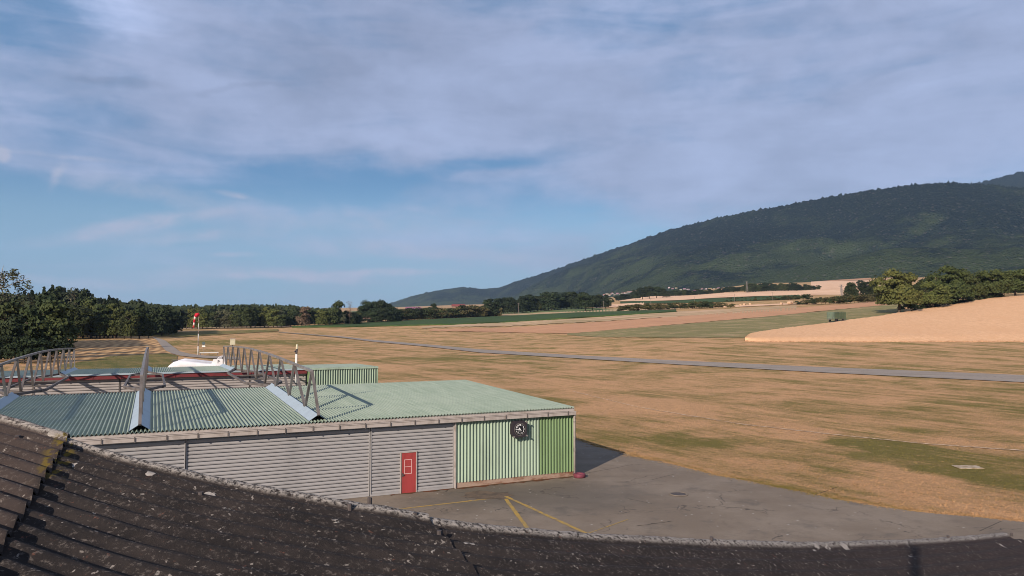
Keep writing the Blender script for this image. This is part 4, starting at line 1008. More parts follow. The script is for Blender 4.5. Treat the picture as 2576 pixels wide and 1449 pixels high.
def crown(kind, seed):
    r = np.random.default_rng(seed)
    if kind in ('round', 'oak', 'tall', 'bush', 'loose'):
        P_ = dict(round=(14, .30, .30, .62, .17, 2600), oak=(26, .46, .34, .58, .17, 7000), tall=(16, .20, .36, .58, .13, 2600), bush=(12, .55, .34, .45, .26, 1400), loose=(16, .26, .30, .68, .11, 1100))[kind]
        nl, rx, rz_, zc_, lr, nq = P_
        C_ = []; k = 0
        while len(C_) < nl:
            p = r.uniform(-1, 1, 3)
            if .25 < np.linalg.norm(p) < 1: C_.append((p[0]*rx, p[1]*rx, zc_+p[2]*rz_))
        C_ = np.array(C_); rad = lr*r.uniform(.65, 1.25, nl); zt = (C_[:, 2]+rad*.8).max(); C_[:, 2] *= .97/zt
        w_ = rad**2; w_ /= w_.sum(); li = r.choice(nl, nq, p=w_)
        d = r.normal(0, 1, (nq, 3)); d /= np.linalg.norm(d, axis=1, keepdims=True); d[:, 2] = np.where(d[:, 2] < -.3, -d[:, 2]*.5, d[:, 2])
        rr = rad[li][:, None]*r.uniform(.55, 1.08, (nq, 1)); cen = C_[li]+d*rr*np.array([1, 1, .8])
        if kind in ('round', 'tall', 'oak'):     # lower skirt
            m_ = nq//3; ang = r.uniform(0, 2*math.pi, m_); rad_ = rx*np.sqrt(r.uniform(.1, 1, m_)); zz = r.uniform(.12 if kind != 'oak' else .22, .5, m_)
            e = np.stack([rad_*np.cos(ang), rad_*np.sin(ang), zz], 1); cen = np.concatenate([cen, e]); d = np.concatenate([d, np.stack([np.cos(ang), np.sin(ang), zz*0], 1)])
        V, Q = leaves(cen, d, dict(oak=.019, bush=.034, loose=.017).get(kind, .024), r)
    elif kind == 'conifer':
        nq = 1700; u = r.uniform(0, 1, nq)**.7; z = .10+.88*(1-u*.999); 
        lay = np.sin(z*46)*.5+.5; rad_ = (.185*(1-(z-.08)/.93)+.012)*(.6+.5*lay)*r.uniform(.35, 1.05, nq); ang = r.uniform(0, 2*math.pi, nq)
        cen = np.stack([rad_*np.cos(ang), rad_*np.sin(ang), z-rad_*.35], 1); d = np.stack([np.cos(ang), np.sin(ang), .6+0*z], 1); V, Q = leaves(cen, d, .020, r)
    elif kind == 'birch':
        C_ = []; 
        for k in range(26):
            z0 = r.uniform(.42, .97); a = r.uniform(0, 6.28); rr = (.20*(1.15-z0)+.05)*r.uniform(.4, 1.2)*1.4; C_.append((rr*math.cos(a), rr*math.sin(a), z0, r.uniform(.08, .22)))
        cen = []; 
        for cx_, cy_, cz_, ln in C_:
            m_ = 80; f = r.uniform(0, 1, m_); cen.append(np.stack([cx_+r.normal(0, .016, m_), cy_+r.normal(0, .016, m_), cz_-f*ln], 1))
        cen = np.concatenate(cen); V, Q = leaves(cen, r.normal(0, 1, cen.shape), .0075, r)
    elif kind == 'dead':
        cen = np.stack([r.normal(0, .05, 160), r.normal(0, .05, 160), r.uniform(.35, 1, 160)], 1); V, Q = leaves(cen, r.normal(0, 1, cen.shape), .012, r)
    return npmesh(kind+'_crown', V, Q, False)
def trunk(kind, seed):
    random.seed(seed); mb = MB()
    h = dict(conifer=.92, birch=.93, dead=.98, bush=.3).get(kind, .72); r0 = dict(oak=.028, bush=.02, birch=.012, dead=.010).get(kind, .017)
    pts = [(random.uniform(-.01, .01)*i, random.uniform(-.01, .01)*i, h*i/5) for i in range(6)]; pts[0] = (0, 0, -.02)
    mb.tube(pts, [r0*(1.25-.22*i) for i in range(6)], 7)
    for k in range(dict(conifer=0, birch=12, dead=9, bush=3).get(kind, 7)):
        i = random.uniform(.35, .9); z = h*i; a = random.uniform(0, 6.28); L_ = dict(oak=.3, birch=.17, dead=.14).get(kind, .2)*random.uniform(.6, 1.1)
        mb.tube([(0, 0, z), (L_*.5*math.cos(a), L_*.5*math.sin(a), z+L_*.35), (L_*math.cos(a), L_*math.sin(a), z+L_*.6)], [r0*.45, r0*.3, r0*.1], 5)
    return mb.mesh(kind+'_trunk')
PROTO = {}
def proto(kind, leaf, seed):
    key = (kind, leaf.name, seed)
    if key not in PROTO:
        mk = ('c', kind, seed)
        if mk not in PROTO: PROTO[mk] = (crown(kind, seed*7+1), trunk(kind, seed*7+1))
        c, t_ = PROTO[mk]; c = c.copy(); c.materials.append(leaf); t_ = t_.copy(); t_.materials.append(M_birchbark if kind == 'birch' else M_bark); PROTO[key] = (c, t_)
    return PROTO[key]
NM = dict(round='broadleaf_tree', oak='oak_tree', tall='tall_tree', bush='shrub', loose='broadleaf_tree', conifer='spruce_tree', birch='birch_tree', dead='dead_tree')
CT = dict(bush='shrub')
def tree(kind, leaf, px, Y, top, label, group=None, wide=1.0, seed=None, base=None):
    X, Y, z = at(px, Y) if base is None else (hit(px, base) if Y is None else at(px, Y))
    h = max(zray(Y, top)-z, .8)
    seed = seed if seed is not None else random.randrange(4)
    c, t_ = proto(kind, leaf, seed)
    r = empty(NM[kind], (X, Y, z-.05), random.uniform(0, 6.28)); r.scale = (h*wide, h*wide, h)
    oc_ = obj('crown', c, r); ot = obj('trunk', t_, r)
    tag(r, label, CT.get(kind, 'tree'), group); return r
def profile(pts, x): return float(np.interp(x, [p[0] for p in pts], [p[1] for p in pts]))
random.seed(11)
# --- dark wood along the left edge of the field (nearest part at far left)
tree('birch', L_birch, 8, 205, 652, 'tall thin birch rising above the wood at the far left edge', wide=1.25, seed=0)
tree('birch', L_birch, -28, 200, 672, 'thin birch half cut by the left edge of the photo', seed=1)
lp = [(-60, 738), (40, 731), (120, 724), (200, 731), (260, 752), (320, 748), (380, 756), (445, 768)]
G1 = 'trees of the dark wood at the left'
def place_left(px, Y, top, kind, leaf, wide):
    where = 'far left edge' if px < 60 else 'left of striped field' if px < 150 else 'left end of striped field' if px < 230 else 'middle of striped field' if px < 320 else 'right end of striped field' if px < 395 else 'where the road ends'
    kd = dict(round='rounded leafy', tall='slender leafy', conifer='dark pointed spruce', loose='sparse leafy', bush='low bushy').get(kind, kind)
    row = 'front row' if place_left.front else 'back row'
    tree(kind, leaf, px, Y, top, f'{kd} tree, {row} of dark wood, {where}', G1, wide)
place_left.front = True
x = -40
while x < 150: place_left(x, random.uniform(165, 215), profile(lp, x)+random.uniform(14, 60), random.choice(['round', 'tall', 'tall']), random.choice([L_dec, L_dark, L_dec]), random.uniform(.9, 1.25)); x += random.uniform(20, 34)
x = -30
while x < 135: place_left(x, random.uniform(150, 160), random.uniform(835, 868), 'bush', L_dark, random.uniform(.9, 1.2)); x += random.uniform(22, 36)
x = 138
while x < 388: place_left(x, 345+random.uniform(0, 12), profile(lp, x)+random.uniform(8, 40), random.choice(['round', 'tall', 'tall', 'tall']), random.choice([L_dec, L_dec, L_dark, L_mid]), random.uniform(.9, 1.2)); x += random.uniform(14, 24)
x = 388
while x < 444: place_left(x, 430+(x-388)*.9, random.uniform(772, 782), random.choice(['round', 'tall']), L_dark, 1.1); x += random.uniform(9, 13)
place_left.front = False
x = -50
while x < 150: place_left(x, random.uniform(225, 250), profile(lp, x)+random.uniform(-6, 14), random.choice(['conifer', 'tall', 'conifer', 'round']), random.choice([L_con, L_dark]), 1.0); x += random.uniform(13, 22)
x = 60
while x < 300: place_left(x, random.uniform(365, 390), profile(lp, x)+random.uniform(-12, 8), random.choice(['conifer', 'conifer', 'conifer', 'tall']), random.choice([L_con, L_con, L_dark]), random.uniform(.8, 1.0)); x += random.uniform(8, 13)
while x < 440: place_left(x, random.uniform(385, 480), profile(lp, x)+random.uniform(-3, 14), random.choice(['conifer', 'round', 'round']), random.choice([L_con, L_dark]), 1.1); x += random.uniform(8, 13)
tree('dead', L_birch, 178, 360, 722, 'bare spindly tree poking above the wood, behind the striped field', wide=1.0, seed=0)
tree('dead', L_birch, 185, 352, 727, 'second bare spindly tree poking above the wood, beside the first', wide=1.2, seed=1)
# --- tree line beyond the airfield
lp2 = [(440, 768), (560, 765), (640, 763), (720, 768), (770, 770), (800, 762), (880, 775)]
G2 = 'trees of the long tree line beyond the airfield'
def where2(px): return 'behind the windsock' if px < 540 else 'above the second steel truss' if px < 640 else 'above the cream box' if px < 735 else 'left of the tall poplar' if px < 820 else 'beside the gap to the far fields'
x = 446
while x < 905:
    top = profile(lp2, x)+random.uniform(4, 24)
    kind = random.choice(['round', 'round', 'tall', 'loose']); leaf = random.choice([L_dec, L_dec, L_dark, L_light, L_birch])
    tree(kind, leaf, x, 570+random.uniform(-5, 20)+(x > 730)*20, top, f"{dict(round='rounded', tall='slender', loose='sparse')[kind]} {'pale' if leaf in (L_light, L_birch) else 'dark' if leaf is L_dark else 'green'} tree in the far tree line {where2(x)}", G2, random.uniform(1.0, 1.5)); x += random.uniform(8, 14)
tree('round', L_dec, 840, 590, 753, 'tallest round tree standing out of the far tree line near the gap', wide=1.0, seed=2)
tree('dead', L_brown, 879, 590, 757, 'bare pinkish dead tree at the right end of the far tree line', wide=1.1, seed=2)
tree('round', L_brown, 762, 585, 770, 'reddish brown dying tree in the far tree line', wide=1.2, seed=1)
tree('round', L_light, 912, 900, 771, 'small pale tree standing in the gap of the tree line', wide=1.2, seed=3)
for px, tp in ((925, 792), (938, 795), (900, 790)): tree('bush', L_dark, px, 640, tp, f'small dark shrub in the gap of the tree line, {"left" if px < 910 else "middle" if px < 930 else "right"}', wide=1.2)
# --- clump and hedge line centre
G3 = 'trees of the centre clump'
for px, tp, wd in ((925, 757, 1.0), (942, 753, 1.1), (960, 752, 1.0), (975, 757, 1.1), (988, 768, 1.1), (950, 772, 1.3), (970, 774, 1.3), (998, 776, 1.3)):
    tree(random.choice(['round', 'oak']), L_dark, px, 660+random.uniform(0, 25)+(tp > 765)*-30, tp, f"dark {'tall' if tp < 765 else 'lower'} tree of the clump in the middle of the horizon, {'left side' if px < 945 else 'centre' if px < 968 else 'right side'}", G3, wd)
x = 1000
while x < 1215:
    tree(random.choice(['round', 'bush', 'round']), random.choice([L_dec, L_dark, L_hedge]), x, 690+(x-1000)*.12, profile([(1000, 772), (1060, 774), (1110, 772), (1150, 768), (1215, 767)], x)+random.uniform(-3, 9), f"{random.choice(['leafy', 'bushy', 'rounded'])} tree in the low row behind the green crop, {'left part' if x < 1080 else 'middle part' if x < 1150 else 'right part'}", 'low row of trees behind the green crop', random.uniform(1.3, 1.8)); x += random.uniform(5, 8)
tree('round', L_dark, 1093, 720, 762, 'single taller tree in the low row behind the green crop', wide=.9, seed=1)
for px, tp in ((1222, 752), (1236, 750), (1246, 758)): tree('tall', L_dark, px, 725, tp, f"tall dark tree at the end of the low row, {'left' if px < 1230 else 'middle' if px < 1240 else 'right'} of three", 'three tall dark trees', 1.5)
x = 1256
while x < 1530:
    tp = profile([(1250, 752), (1330, 745), (1400, 736), (1450, 736), (1490, 742), (1530, 747)], x)
    tree(random.choice(['round', 'tall', 'round']), random.choice([L_dec, L_dark, L_dark]), x, 860+random.uniform(-15, 30), tp+random.uniform(-6, 5), f"{random.choice(['broad', 'dense', 'rounded'])} tree in the long row below the blue mountain, {'left end' if x < 1330 else 'middle' if x < 1430 else 'right end'}", 'long row of trees below the mountain', random.uniform(1.3, 1.8)); x += random.uniform(7, 11)
tree('oak', L_dark, 1473, None, 738, 'dark broad tree standing forward of the long row, right of the pale field', base=783, wide=1.1, seed=0)
tree('oak', L_dark, 1490, None, 742, 'dark broad tree beside the forward one, close to the wooden pole', base=781, wide=1.1, seed=1)
tree('tall', L_dark, 1523, None, 740, 'dark tree at the right end of the long row beside a pole', base=776, wide=1.3, seed=1)
tree('bush', L_dec, 1540, None, 749, 'small green tree left of the pale hill field', base=762, wide=1.0, seed=1)
G4 = 'trees of the clump on the pale hill'
for px, tp in ((1600, 728), (1617, 721), (1634, 718), (1652, 719), (1668, 723), (1678, 730)): tree('oak', L_dark, px, 1120, tp, f"dark tree of the clump on the pale hill, {'left' if px < 1625 else 'middle' if px < 1660 else 'right'}", G4, 1.0)
x = 1690
while x < 1885: tree('round', random.choice([L_dark, L_dec]), x, 1330, profile([(1690, 729), (1790, 727), (1885, 716)], x)+random.uniform(-2, 3), f"tree in the low dark belt below the village, {'left' if x < 1760 else 'middle' if x < 1830 else 'right'} part", 'dark belt of trees below the village', 1.9); x += random.uniform(8, 12)
x = 1556
while x < 1600: tree('round', L_dark, x, 1350, 740+random.uniform(-2, 3), 'tree in the small dark belt under the left end of the village', 'dark belt under the village end', 1.9); x += 9
x = 1885
while x < 2060: tree('round', random.choice([L_dark, L_dec]), x, 1180, profile([(1885, 712), (1990, 711), (2060, 716)], x)+random.uniform(-2, 3), f"tree in the copse at the foot of the wooded slope, {'left' if x < 1960 else 'right'} half", 'copse at the foot of the slope', 1.5); x += random.uniform(8, 12)
for px, bs, tp in ((2138, 742, 709), (2150, 743, 712), (2178, 741, 706), (2193, 740, 704), (2205, 738, 708), (2165, 722, 704)): tree('round', random.choice([L_dec, L_dark]), px, 620 if bs > 730 else 1100, tp, f"tree behind the right hedge, {'left' if px < 2160 else 'right'} of the small pale plot, top at {'upper' if tp < 708 else 'lower'} height", 'trees behind the right hedge', 1.1)
# hedges
def hedge(x0, x1, fb, ft, Yd, label, group):
    x = x0
    while x < x1:
        for k in range(2):
            b_ = profile(fb, x)-k*random.uniform(4, 9); X, Y, z = hit(x, b_)
            tree('bush', random.choice([L_hedge, L_hedge, L_dec]), x, Y, min(profile(ft, x)+random.uniform(-2, 6), b_-4), label.format('left' if x < x0+(x1-x0)/3 else 'middle' if x < x0+2*(x1-x0)/3 else 'right', 'front' if k == 0 else 'rear'), group, random.uniform(1.1, 1.7))
        x += random.uniform(8, 12)
hedge(1560, 1845, [(1556, 785), (1700, 778), (1845, 774)], [(1556, 768), (1650, 763), (1780, 757), (1845, 764)], 0, 'olive shrub in the {1} line of the long hedge, {0} third', 'shrubs of the long hedge')
hedge(2008, 2262, [(2007, 767), (2100, 765), (2262, 757)], [(2007, 757), (2050, 748), (2150, 741), (2262, 735)], 0, 'dark shrub in the {1} line of the hedge left of the big oak, {0} third', 'shrubs of the hedge by the oak')
hedge(1830, 2035, [(1830, 758), (1930, 756), (2035, 754)], [(1830, 754), (1930, 748), (2035, 738)], 0, 'small shrub of the far low hedge, {1} line, {0} third', 'shrubs of the far low hedge')
tree('bush', L_dark, 1605, None, 779, 'isolated dark shrub at the left end of the long hedge', base=786, wide=1.0)
# big oaks at the right
G5 = 'big trees behind the wheat'
for px, Y, bs, tp, wd, lf, lb in ((2262, 302, 789, 673, 1.0, L_light, 'big pale yellow green oak at the left end of the row behind the wheat'),
        (2347, 318, 781, 704, 1.15, L_light, 'smaller yellow green tree just right of the big pale oak'),
        (2398, 330, 774, 664, .98, L_mid, 'tallest dark green oak behind the wheat'),
        (2440, 345, 768, 682, 1.1, L_mid, 'green oak just right of the tallest one behind the wheat'),
        (2496, 348, 760, 674, 1.1, L_mid, 'broad green oak above the upper wheat edge'),
        (2556, 362, 752, 674, 1.1, L_mid, 'broad oak at the right edge of the photo'),
        (2612, 370, 745, 674, 1.0, L_mid, 'oak cut by the right edge of the photo'),
        (2318, 332, 785, 700, .6, L_dec, 'slim green tree between the pale oak and its small neighbour')):
    tree('oak', lf, px, Y, tp, lb, G5, wd, base=bs)
x = 2280
while x < 2530:
    bs = profile([(2263, 790), (2340, 777), (2445, 760), (2532, 748)], x)
    tree('bush', random.choice([L_dark, L_dec]), x, profile([(2263, 306), (2532, 352)], x)+3, bs-random.uniform(16, 34), f"dark undergrowth shrub under the oaks, {'left' if x < 2360 else 'middle' if x < 2450 else 'right'} part", 'undergrowth under the oaks', random.uniform(1.0, 1.4), base=bs+2); x += random.uniform(12, 18)
x = 2330
while x < 2640: tree('round', L_dark, x, 400, random.uniform(692, 706), 'dark tree standing behind the row of oaks', 'trees behind the oaks', 1.2, base=755); x += random.uniform(20, 28)
# distant wood beyond the tree line : one mass
def mass(name, x0, x1, Y, depth, top, n, leaf, label, size=2.6, hh=16):
    r = np.random.default_rng(abs(int(x0))); px = r.uniform(x0, x1, n); Yy = Y+r.uniform(0, depth, n)
    a = (px-1288)/F; X = a*Yy; z = tz(X, Yy); tp = np.array([zray(float(y_), profile(top, float(p_))) for p_, y_ in zip(px, Yy)])
    bump = np.array([mnoise.noise(Vector((x_*.09, y_*.09, 3))) for x_, y_ in zip(X, Yy)])*2.5
    h = np.maximum(tp-z+bump-2.0, 3); zz = z+h*np.sqrt(r.uniform(0, 1, n)); cen = np.stack([X, Yy, zz], 1)
    V, Q = leaves(cen, np.tile([-.3, -.8, .5], (n, 1)), size, r)
    tag(obj(name, npmesh(name, V, Q, False), None, leaf), label, kind='stuff')
mass('far_wood', 300, 900, 640, 140, [(300, 766), (440, 768), (640, 764), (760, 769), (900, 790)], 9000, L_dark, 'solid far wood filling in behind the long tree line', 1.6)
mass('low_wood', 985, 1260, 722, 30, [(985, 778), (1100, 780), (1260, 772)], 3500, L_hedge, 'continuous low wood behind the green crop', 1.5)
r_ = np.random.default_rng(8); n_ = 2600
px_ = r_.uniform(1885, 2750, n_); wz = np.array([mnoise.noise(Vector((p_*.02, 0, 5))) for p_ in px_]); keep = r_.random(n_) < np.clip(.35+wz*1.2, .06, 1); px_ = px_[keep]; n_ = len(px_)
Yw = np.array([hit(float(p_), 852.3)[1] for p_ in px_])+r_.normal(0, .5, n_)
Xw = (px_-1288)/F*Yw*1.0; Zw = tz(Xw, Yw)+r_.uniform(.05, .75, n_)
V, Q = leaves(np.stack([Xw, Yw, Zw], 1), np.tile([-.3, -.8, .4], (n_, 1)), .16, r_)
tag(obj('field_margin_weeds', npmesh('field_margin_weeds', V, Q, False), None, M_olive), 'ragged weeds along the lower edge of the wheat', kind='stuff')
mass('left_wood', -120, 450, 400, 90, [(-120, 735), (200, 742), (300, 756), (445, 770)], 9000, L_dark, 'dark mass of wood behind the left rows', 1.5)
mass('near_left_wood', -200, 135, 225, 70, [(-200, 735), (135, 740)], 6000, L_dark, 'dark mass of wood at the far left edge', 1.3)

# ------------------------------------------------------------------ wooded mountain
SIL = [(900, 776), (960, 768), (990, 761), (1035, 745.5), (1095, 732), (1160, 722.5), (1195, 726), (1217, 727.5), (1255, 724), (1288, 712), (1388, 681), (1488, 645), (1588, 612), (1688, 577), (1788, 552), (1888, 531), (1988, 515), (2088, 495), (2188, 480), (2263, 470), (2328, 462), (2403, 459), (2463, 463), (2513, 466), (2576, 472), (2800, 486), (3300, 560)]
FT_ = [(900, 785), (1250, 772), (1500, 752), (1700, 744), (1950, 732), (2230, 715), (2576, 706), (3300, 700)]
DF = [(900, 6500), (1250, 5200), (1500, 3400), (1700, 2600), (1950, 2300), (2230, 2000), (2576, 1900), (3300, 1900)]
DR = [(900, 8000), (1250, 7000), (1500, 5600), (1700, 4700), (1950, 4100), (2230, 3700), (2576, 3500), (3300, 3400)]
def forestmat(name, a, b_, c, cell=9.0):
    m, t, b = newmat(name)
    oc = t.n('ShaderNodeTexCoord').outputs['Object']
    vo = t.n('ShaderNodeTexVoronoi', {'Vector': t.mapping(oc, sc=(1, 1, .35)), 'Scale': 1.0/cell}); rr = t.n('ShaderNodeSeparateColor', {0: vo.outputs[1]})
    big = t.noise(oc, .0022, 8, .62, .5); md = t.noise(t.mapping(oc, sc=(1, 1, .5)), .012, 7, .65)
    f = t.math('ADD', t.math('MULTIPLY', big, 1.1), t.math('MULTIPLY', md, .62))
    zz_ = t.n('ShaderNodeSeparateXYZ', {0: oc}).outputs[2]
    f = t.math('ADD', f, t.smooth(zz_, 60, 520, .16, -.10))  # darker higher up, greener below: cloud shadow put into the colour
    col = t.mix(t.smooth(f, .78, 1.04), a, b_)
    col = t.mix(t.smooth(rr.outputs[0], .4, 1.0, 0, .45), col, c)
    col = t.mix(t.smooth(rr.outputs[1], .93, .97, 0, .35), col, (.12, .10, .09))
    setin(t, b, 'Base Color', col); b.inputs['Roughness'].default_value = 1; b.inputs['Specular IOR Level'].default_value = 0
    hb = t.math('ADD', t.math('MULTIPLY', vo.outputs[0], -1.0), t.math('MULTIPLY', md, 2.0))
    bn = t.n('ShaderNodeBump', {'Height': hb, 'Strength': 1.0, 'Distance': 10.0}); t.L.new(bn.outputs[0], b.inputs['Normal'])
    return m
M_for = forestmat('mountain_forest', (.005, .010, .0115), (.040, .053, .022), (.040, .046, .026))  # forest greens kept this dark to stand in for cloud shadow
def mountain(name, sil, foot, df, dr, x0, x1, step, NR, gull=1.0, seed=0):
    xs = np.arange(x0, x1, step); n = len(xs); r = np.random.default_rng(seed)
    sy = np.interp(xs, *zip(*sil)); fy = np.interp(xs, *zip(*foot)); d0 = np.interp(xs, *zip(*df)); d1 = np.interp(xs, *zip(*dr))
    V = []; 
    for j in range(NR+6):
        f = min(j/(NR-1), 1); Yd = d0+(d1-d0)*f
        if j >= NR: Yd = d1*(1+.04*(j-NR+1))
        a = (xs-1288)/F; X = a*Yd
        g_ = f**.92; py = fy+(sy-fy)*g_
        z = H+Yd*(math.sin(PIT)+(724.5-py)/F*math.cos(PIT))/(math.cos(PIT)-(724.5-py)/F*math.sin(PIT))
        if j >= NR: z = zr_top-(j-NR+1)*60
        else: zr_top = z
        w_ = math.sin(math.pi*min(f, 1))*1.0
        if j < NR:
            ns = np.array([mnoise.fractal(Vector((x_*.0011+seed, y_*.0011, 0)), 1.0, 2.1, 5) for x_, y_ in zip(X, Yd)])
            z = z+ns*130*gull*w_*np.minimum(1, 4200/Yd)
            z = z+r.uniform(-1, 1, n)*(2.2 if f < 1 else 5.0)*(Yd/3500)+(r.random(n) < .10)*7*(f > .97)*np.minimum(1, 3500/Yd)
        V.append(np.stack([X, Yd, z], 1))
    V = np.concatenate(V); idx = np.arange((NR+6)*n).reshape(NR+6, n)
    Fc = np.stack([idx[:-1, :-1], idx[:-1, 1:], idx[1:, 1:], idx[1:, :-1]], -1).reshape(-1, 4)
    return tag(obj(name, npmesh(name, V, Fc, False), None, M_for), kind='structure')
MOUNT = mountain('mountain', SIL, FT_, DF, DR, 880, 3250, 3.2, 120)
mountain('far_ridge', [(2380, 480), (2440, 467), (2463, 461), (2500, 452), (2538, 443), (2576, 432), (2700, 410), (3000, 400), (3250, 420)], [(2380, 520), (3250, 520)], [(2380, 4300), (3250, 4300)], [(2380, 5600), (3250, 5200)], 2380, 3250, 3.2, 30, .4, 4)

# ------------------------------------------------------------------ village, barns, bales, poles
random.seed(21)
wm_ = MB().box(-5, 5, -4, 4, 0, 4.6).add([(-5, -4, 4.6), (-5, 4, 4.6), (-5, 0, 7.2), (5, -4, 4.6), (5, 4, 4.6), (5, 0, 7.2)], [(0, 1, 2), (3, 5, 4)]).mesh('house_wall')
rf_ = MB().add([(-5.5, -4.7, 4.3), (5.5, -4.7, 4.3), (5.5, 0, 7.5), (-5.5, 0, 7.5), (-5.5, 4.7, 4.3), (5.5, 4.7, 4.3), (-5.5, -4.7, 4.05), (5.5, -4.7, 4.05), (5.5, 0, 7.25), (-5.5, 0, 7.25), (-5.5, 4.7, 4.05), (5.5, 4.7, 4.05)],
    [(0, 1, 2, 3), (3, 2, 5, 4), (7, 6, 9, 8), (8, 9, 10, 11), (0, 6, 7, 1), (5, 11, 10, 4), (1, 7, 8, 2), (2, 8, 11, 5), (0, 3, 9, 6), (3, 4, 10, 9)]).mesh('house_roof')
wi_ = MB()
for x in (-3.4, -1.2, 1.2, 3.4):
    for z in (1.0, 3.0): wi_.box(x-.5, x+.5, -4.05, -4.0, z, z+1.2)
wi_ = wi_.mesh('house_window')
wm_.materials.append(M_wall); rf_.materials.append(M_tile); wi_.materials.append(M_dark)
GV = 'houses of the village below the mountain'
from mathutils.bvhtree import BVHTree
_mt = MOUNT.data; _bv = BVHTree.FromPolygons([v.co for v in _mt.vertices], [p.vertices for p in _mt.polygons])
def house(px, py, Y, label, sc=1.0):
    a, b = raydir(px, py); d_ = Vector((a, 1, b)).normalized(); h_ = _bv.ray_cast(Vector((0, 0, H)), d_)[0]
    if h_ is None: X, Y, z = hit(px, py)
    else: X, Y, z = h_.x, h_.y, h_.z
    sc *= max(1.0, min(Y, 4200)/2000)
    r = empty('village_house', (X, Y, z-1.0), random.choice([0, .3, 1.4, -.3, 1.8])); r.scale = (sc, sc, sc*.9)
    obj('wall', wm_, r); obj('roof', rf_, r); obj('window', wi_, r); tag(r, label, 'house', GV)
    # ground under the house: the hillside sits lower or higher there, so give it a footing
    return r
for px, py in [(1520, 742), (1527, 740), (1533, 742), (1540, 739), (1546, 741), (1553, 738.5), (1560, 740), (1567, 738), (1574, 737.5), (1581, 736), (1588, 735), (1595, 734), (1602, 732.5), (1609, 731)]:
    house(px, py+1.5, 2300, f"small house in the left cluster of the village, {'left' if px < 1550 else 'middle' if px < 1580 else 'right'} part", random.uniform(.55, .85))
for px, py in [(1683, 723), (1692, 725), (1701, 724), (1712, 728), (1722, 727), (1731, 727.5), (1748, 731), (1757, 729), (1766, 726), (1776, 725.5), (1786, 727), (1796, 726), (1808, 725), (1820, 724.5), (1836, 723), (1850, 723)]:
    house(px, py+2, 1900, f"small house in the right cluster of the village, {'left' if px < 1740 else 'middle' if px < 1800 else 'right'} part", random.uniform(.5, .8))
def barn(px, py, Y, L, Wd, h, roofm, label, rz=.2):
    a, _ = raydir(px, py); z = float(tz(a*Y, Y)); zt = zray(Y, py)
    r = empty('barn', (a*Y, Y, z-.2), rz); H_ = max(zt-z-h*.4, 2.5)
    MB().box(-L/2, L/2, -Wd/2, Wd/2, 0, H_).build('wall', M_conc, r)
    MB().add([(-L/2-.5, -Wd/2-.6, H_-.1), (L/2+.5, -Wd/2-.6, H_-.1), (L/2+.5, 0, H_+h*.4), (-L/2-.5, 0, H_+h*.4), (-L/2-.5, Wd/2+.6, H_-.1), (L/2+.5, Wd/2+.6, H_-.1)], [(0, 1, 2, 3), (3, 2, 5, 4), (0, 3, 4), (1, 5, 2)]).build('roof', roofm, r)
    tag(r, label, 'barn'); return r
barn(1153, 765, 800, 13, 8, 5, M_redroof, 'barn with a bright red roof showing above the row of trees')
barn(1040, 772, 820, 16, 8, 5, M_tile, 'pale building with tan roof behind the low row of trees')
barn(930, 799, 760, 12, 6, 4, M_tile, 'small tan building in the gap between the far trees')
bale = MB().tube([(-.65, 0, .62), (.65, 0, .62)], .65, 16).mesh('bale'); bale.materials.append(M_hay)
for i, (px, py) in enumerate(((1862, 771), (1873, 769), (1886, 768), (1966, 767), (1986, 766.5), (1990, 765.5), (1824, 776))):
    X, Y, Z = hit(px, py); o = obj('hay_bale', bale); o.location = (X, Y, Z+.25); o.rotation_euler = (0, 0, random.uniform(0, 3)); o.scale = (1.7,)*3 if px > 1980 else (1.2,)*3
    tag(o, ['straw bale between the two hedges, third from the left', 'straw bale between the two hedges, fourth from the left', 'straw bale between the two hedges, fifth from the left', 'pinkish straw bale near the left end of the right hedge', 'larger straw bale nearest the right hedge', 'straw bale beside the largest one at the right hedge', 'leftmost straw bale beside the long hedge'][i], 'hay bale', 'straw bales on the stubble')
pole_m = MB(); pole_m.tube([(0, 0, -.3), (0, 0, 9)], [.17, .11], 8); pole_m = pole_m.mesh('pole'); pole_m.materials.append(M_wood)
arm_m = MB().box(-.9, .9, -.05, .05, 8.5, 8.62).mesh('cross_arm'); arm_m.materials.append(M_wood)
ins_m = MB()
ins_m.tube([(-.8, 0, 8.62), (-.8, 0, 8.85)], .06, 6); ins_m = ins_m.mesh('insulator'); ins_m.materials.append(M_dark)
PL = [(985, 789, 772), (1154, 793, 776), (1244, 795, 760), (1304, 794, 762), (1518, 783, 757), (1637, 771, 751), (1747, 765, 746), (1848, 761, 739), (1943, 756, 735)]
for i, (px, bs, tp) in enumerate(PL):
    X, Y, Z = hit(px, bs); h = zray(Y, tp)-Z
    r = empty('utility_pole', (X, Y, Z), .5); r.scale = (h/9,)*3
    obj('pole', pole_m, r); obj('cross_arm', arm_m, r)
    for k in range(3): o = obj('insulator', ins_m, r); o.location = (.8*k, 0, 0)
    tag(r, ['wooden pole in front of the dark centre clump', 'wooden pole near the red roofed barn', 'wooden pole beside the tall dark trees', 'wooden pole in front of the pale green field', 'wooden pole in front of the forward broad tree', 'wooden pole at the left end of the long hedge', 'wooden pole rising behind the middle of the long hedge', 'wooden pole at the right end of the long hedge', 'wooden pole on the pale slope right of the long hedge'][i], 'utility pole', 'wooden poles across the fields')
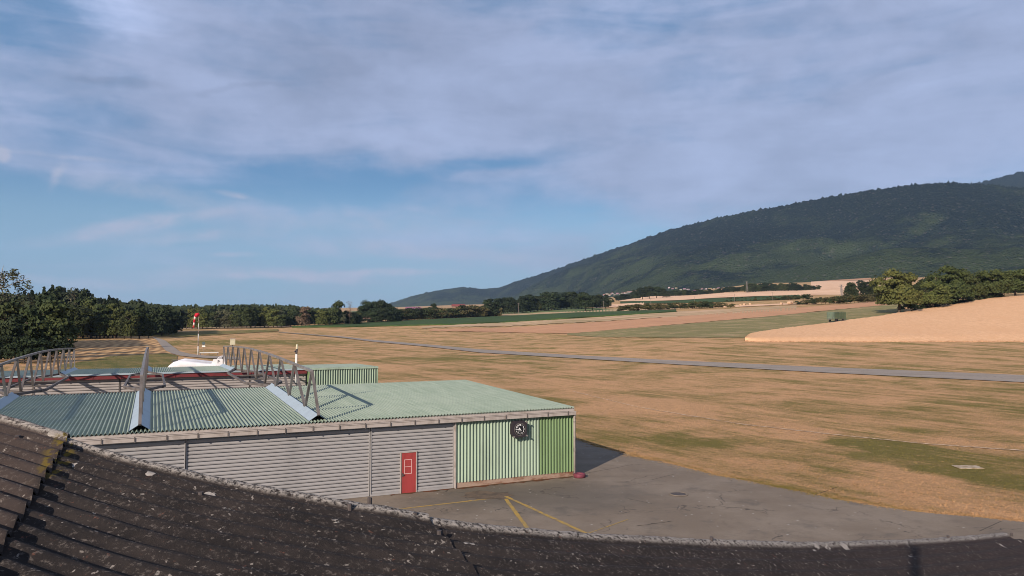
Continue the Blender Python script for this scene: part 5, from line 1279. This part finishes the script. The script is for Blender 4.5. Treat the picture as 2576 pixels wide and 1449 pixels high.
# lattice pylon
X, Y, Z = at(2077, 1290); Y = 1290; X = raydir(2077, 730)[0]*Y
def pylon(px, bs, tp, Y, label):
    a, _ = raydir(px, bs); z = float(tz(a*Y, Y)); h = zray(Y, tp)-z; r = empty('power_pylon', (a*Y, Y, z), .4); mb = MB()
    for sx_ in (-1, 1):
        for sy_ in (-1, 1): mb.bar((sx_*1.2, sy_*1.2, -3), (sx_*.25, sy_*.25, h), .28)
    for k in range(6):
        f = k/6; w0 = 1.2-.95*f; w1 = 1.2-.95*(f+1/6)
        mb.bar((-w0, -w0, f*h), (w1, -w1, (f+1/6)*h), .16); mb.bar((w0, -w0, f*h), (-w1, -w1, (f+1/6)*h), .16)
    mb.build('mast', M_steel, r)
    for f, w0 in ((.86, 3.2), (.97, 2.2)): MB().bar((-w0, 0, h*f), (w0, 0, h*f), .35).build('cross_arm', M_steel, r)
    tag(r, label, 'pylon')
pylon(1879, 735, 708, 1150, 'lattice power pylon above the pale hill, right of the village')
pylon(2117, 748, 716, 750, 'thin lattice pylon on the pale slope left of the paired trees')

# ------------------------------------------------------------------ air
HAZE = True
if HAZE:
    hzb = MB().box(-9500, 14500, -200, 14300, -2.0, 1400).build('haze', None)
    hm_ = bpy.data.materials.new('haze_air'); hm_.use_nodes = True; t = NT(hm_.node_tree); t.N.clear()
    pv = t.n('ShaderNodeVolumePrincipled', {'Color': (.50, .72, 1.0), 'Density': 0.000034, 'Anisotropy': 0.0})
    ou = t.n('ShaderNodeOutputMaterial'); t.L.new(pv.outputs[0], ou.inputs['Volume']); hzb.data.materials.append(hm_)
    tag(hzb, kind='stuff', label='thin blue haze filling the air of the valley')

# ------------------------------------------------------------------ labels that repeat are told apart by their order from left to right
ORD = ['leftmost', 'second', 'third', 'fourth', 'fifth', 'sixth', 'seventh', 'eighth', 'ninth', 'tenth', 'eleventh', 'twelfth', 'thirteenth', 'fourteenth', 'fifteenth', 'sixteenth', 'seventeenth', 'eighteenth', 'nineteenth', 'twentieth']
by = {}
for o in COL.objects:
    if o.parent is None and 'label' in o: by.setdefault(o['label'], []).append(o)
for lb, os_ in by.items():
    if len(os_) < 2: continue
    os_.sort(key=lambda o: o.location.x/max(o.location.y, 1))
    for i, o in enumerate(os_):
        o['label'] = lb+', '+(ORD[0] if i == 0 else 'rightmost' if i == len(os_)-1 else (ORD[i] if i < len(ORD) else str(i+1)+'th')+' from left')

for o in COL.objects:
    if o.parent is None and 'label' in o:
        wl = o['label'].split()
        while len(wl) > 16 and 'the' in wl: wl.remove('the')
        while len(wl) > 16 and 'dark' in wl: wl.remove('dark')
        o['label'] = ' '.join(wl)
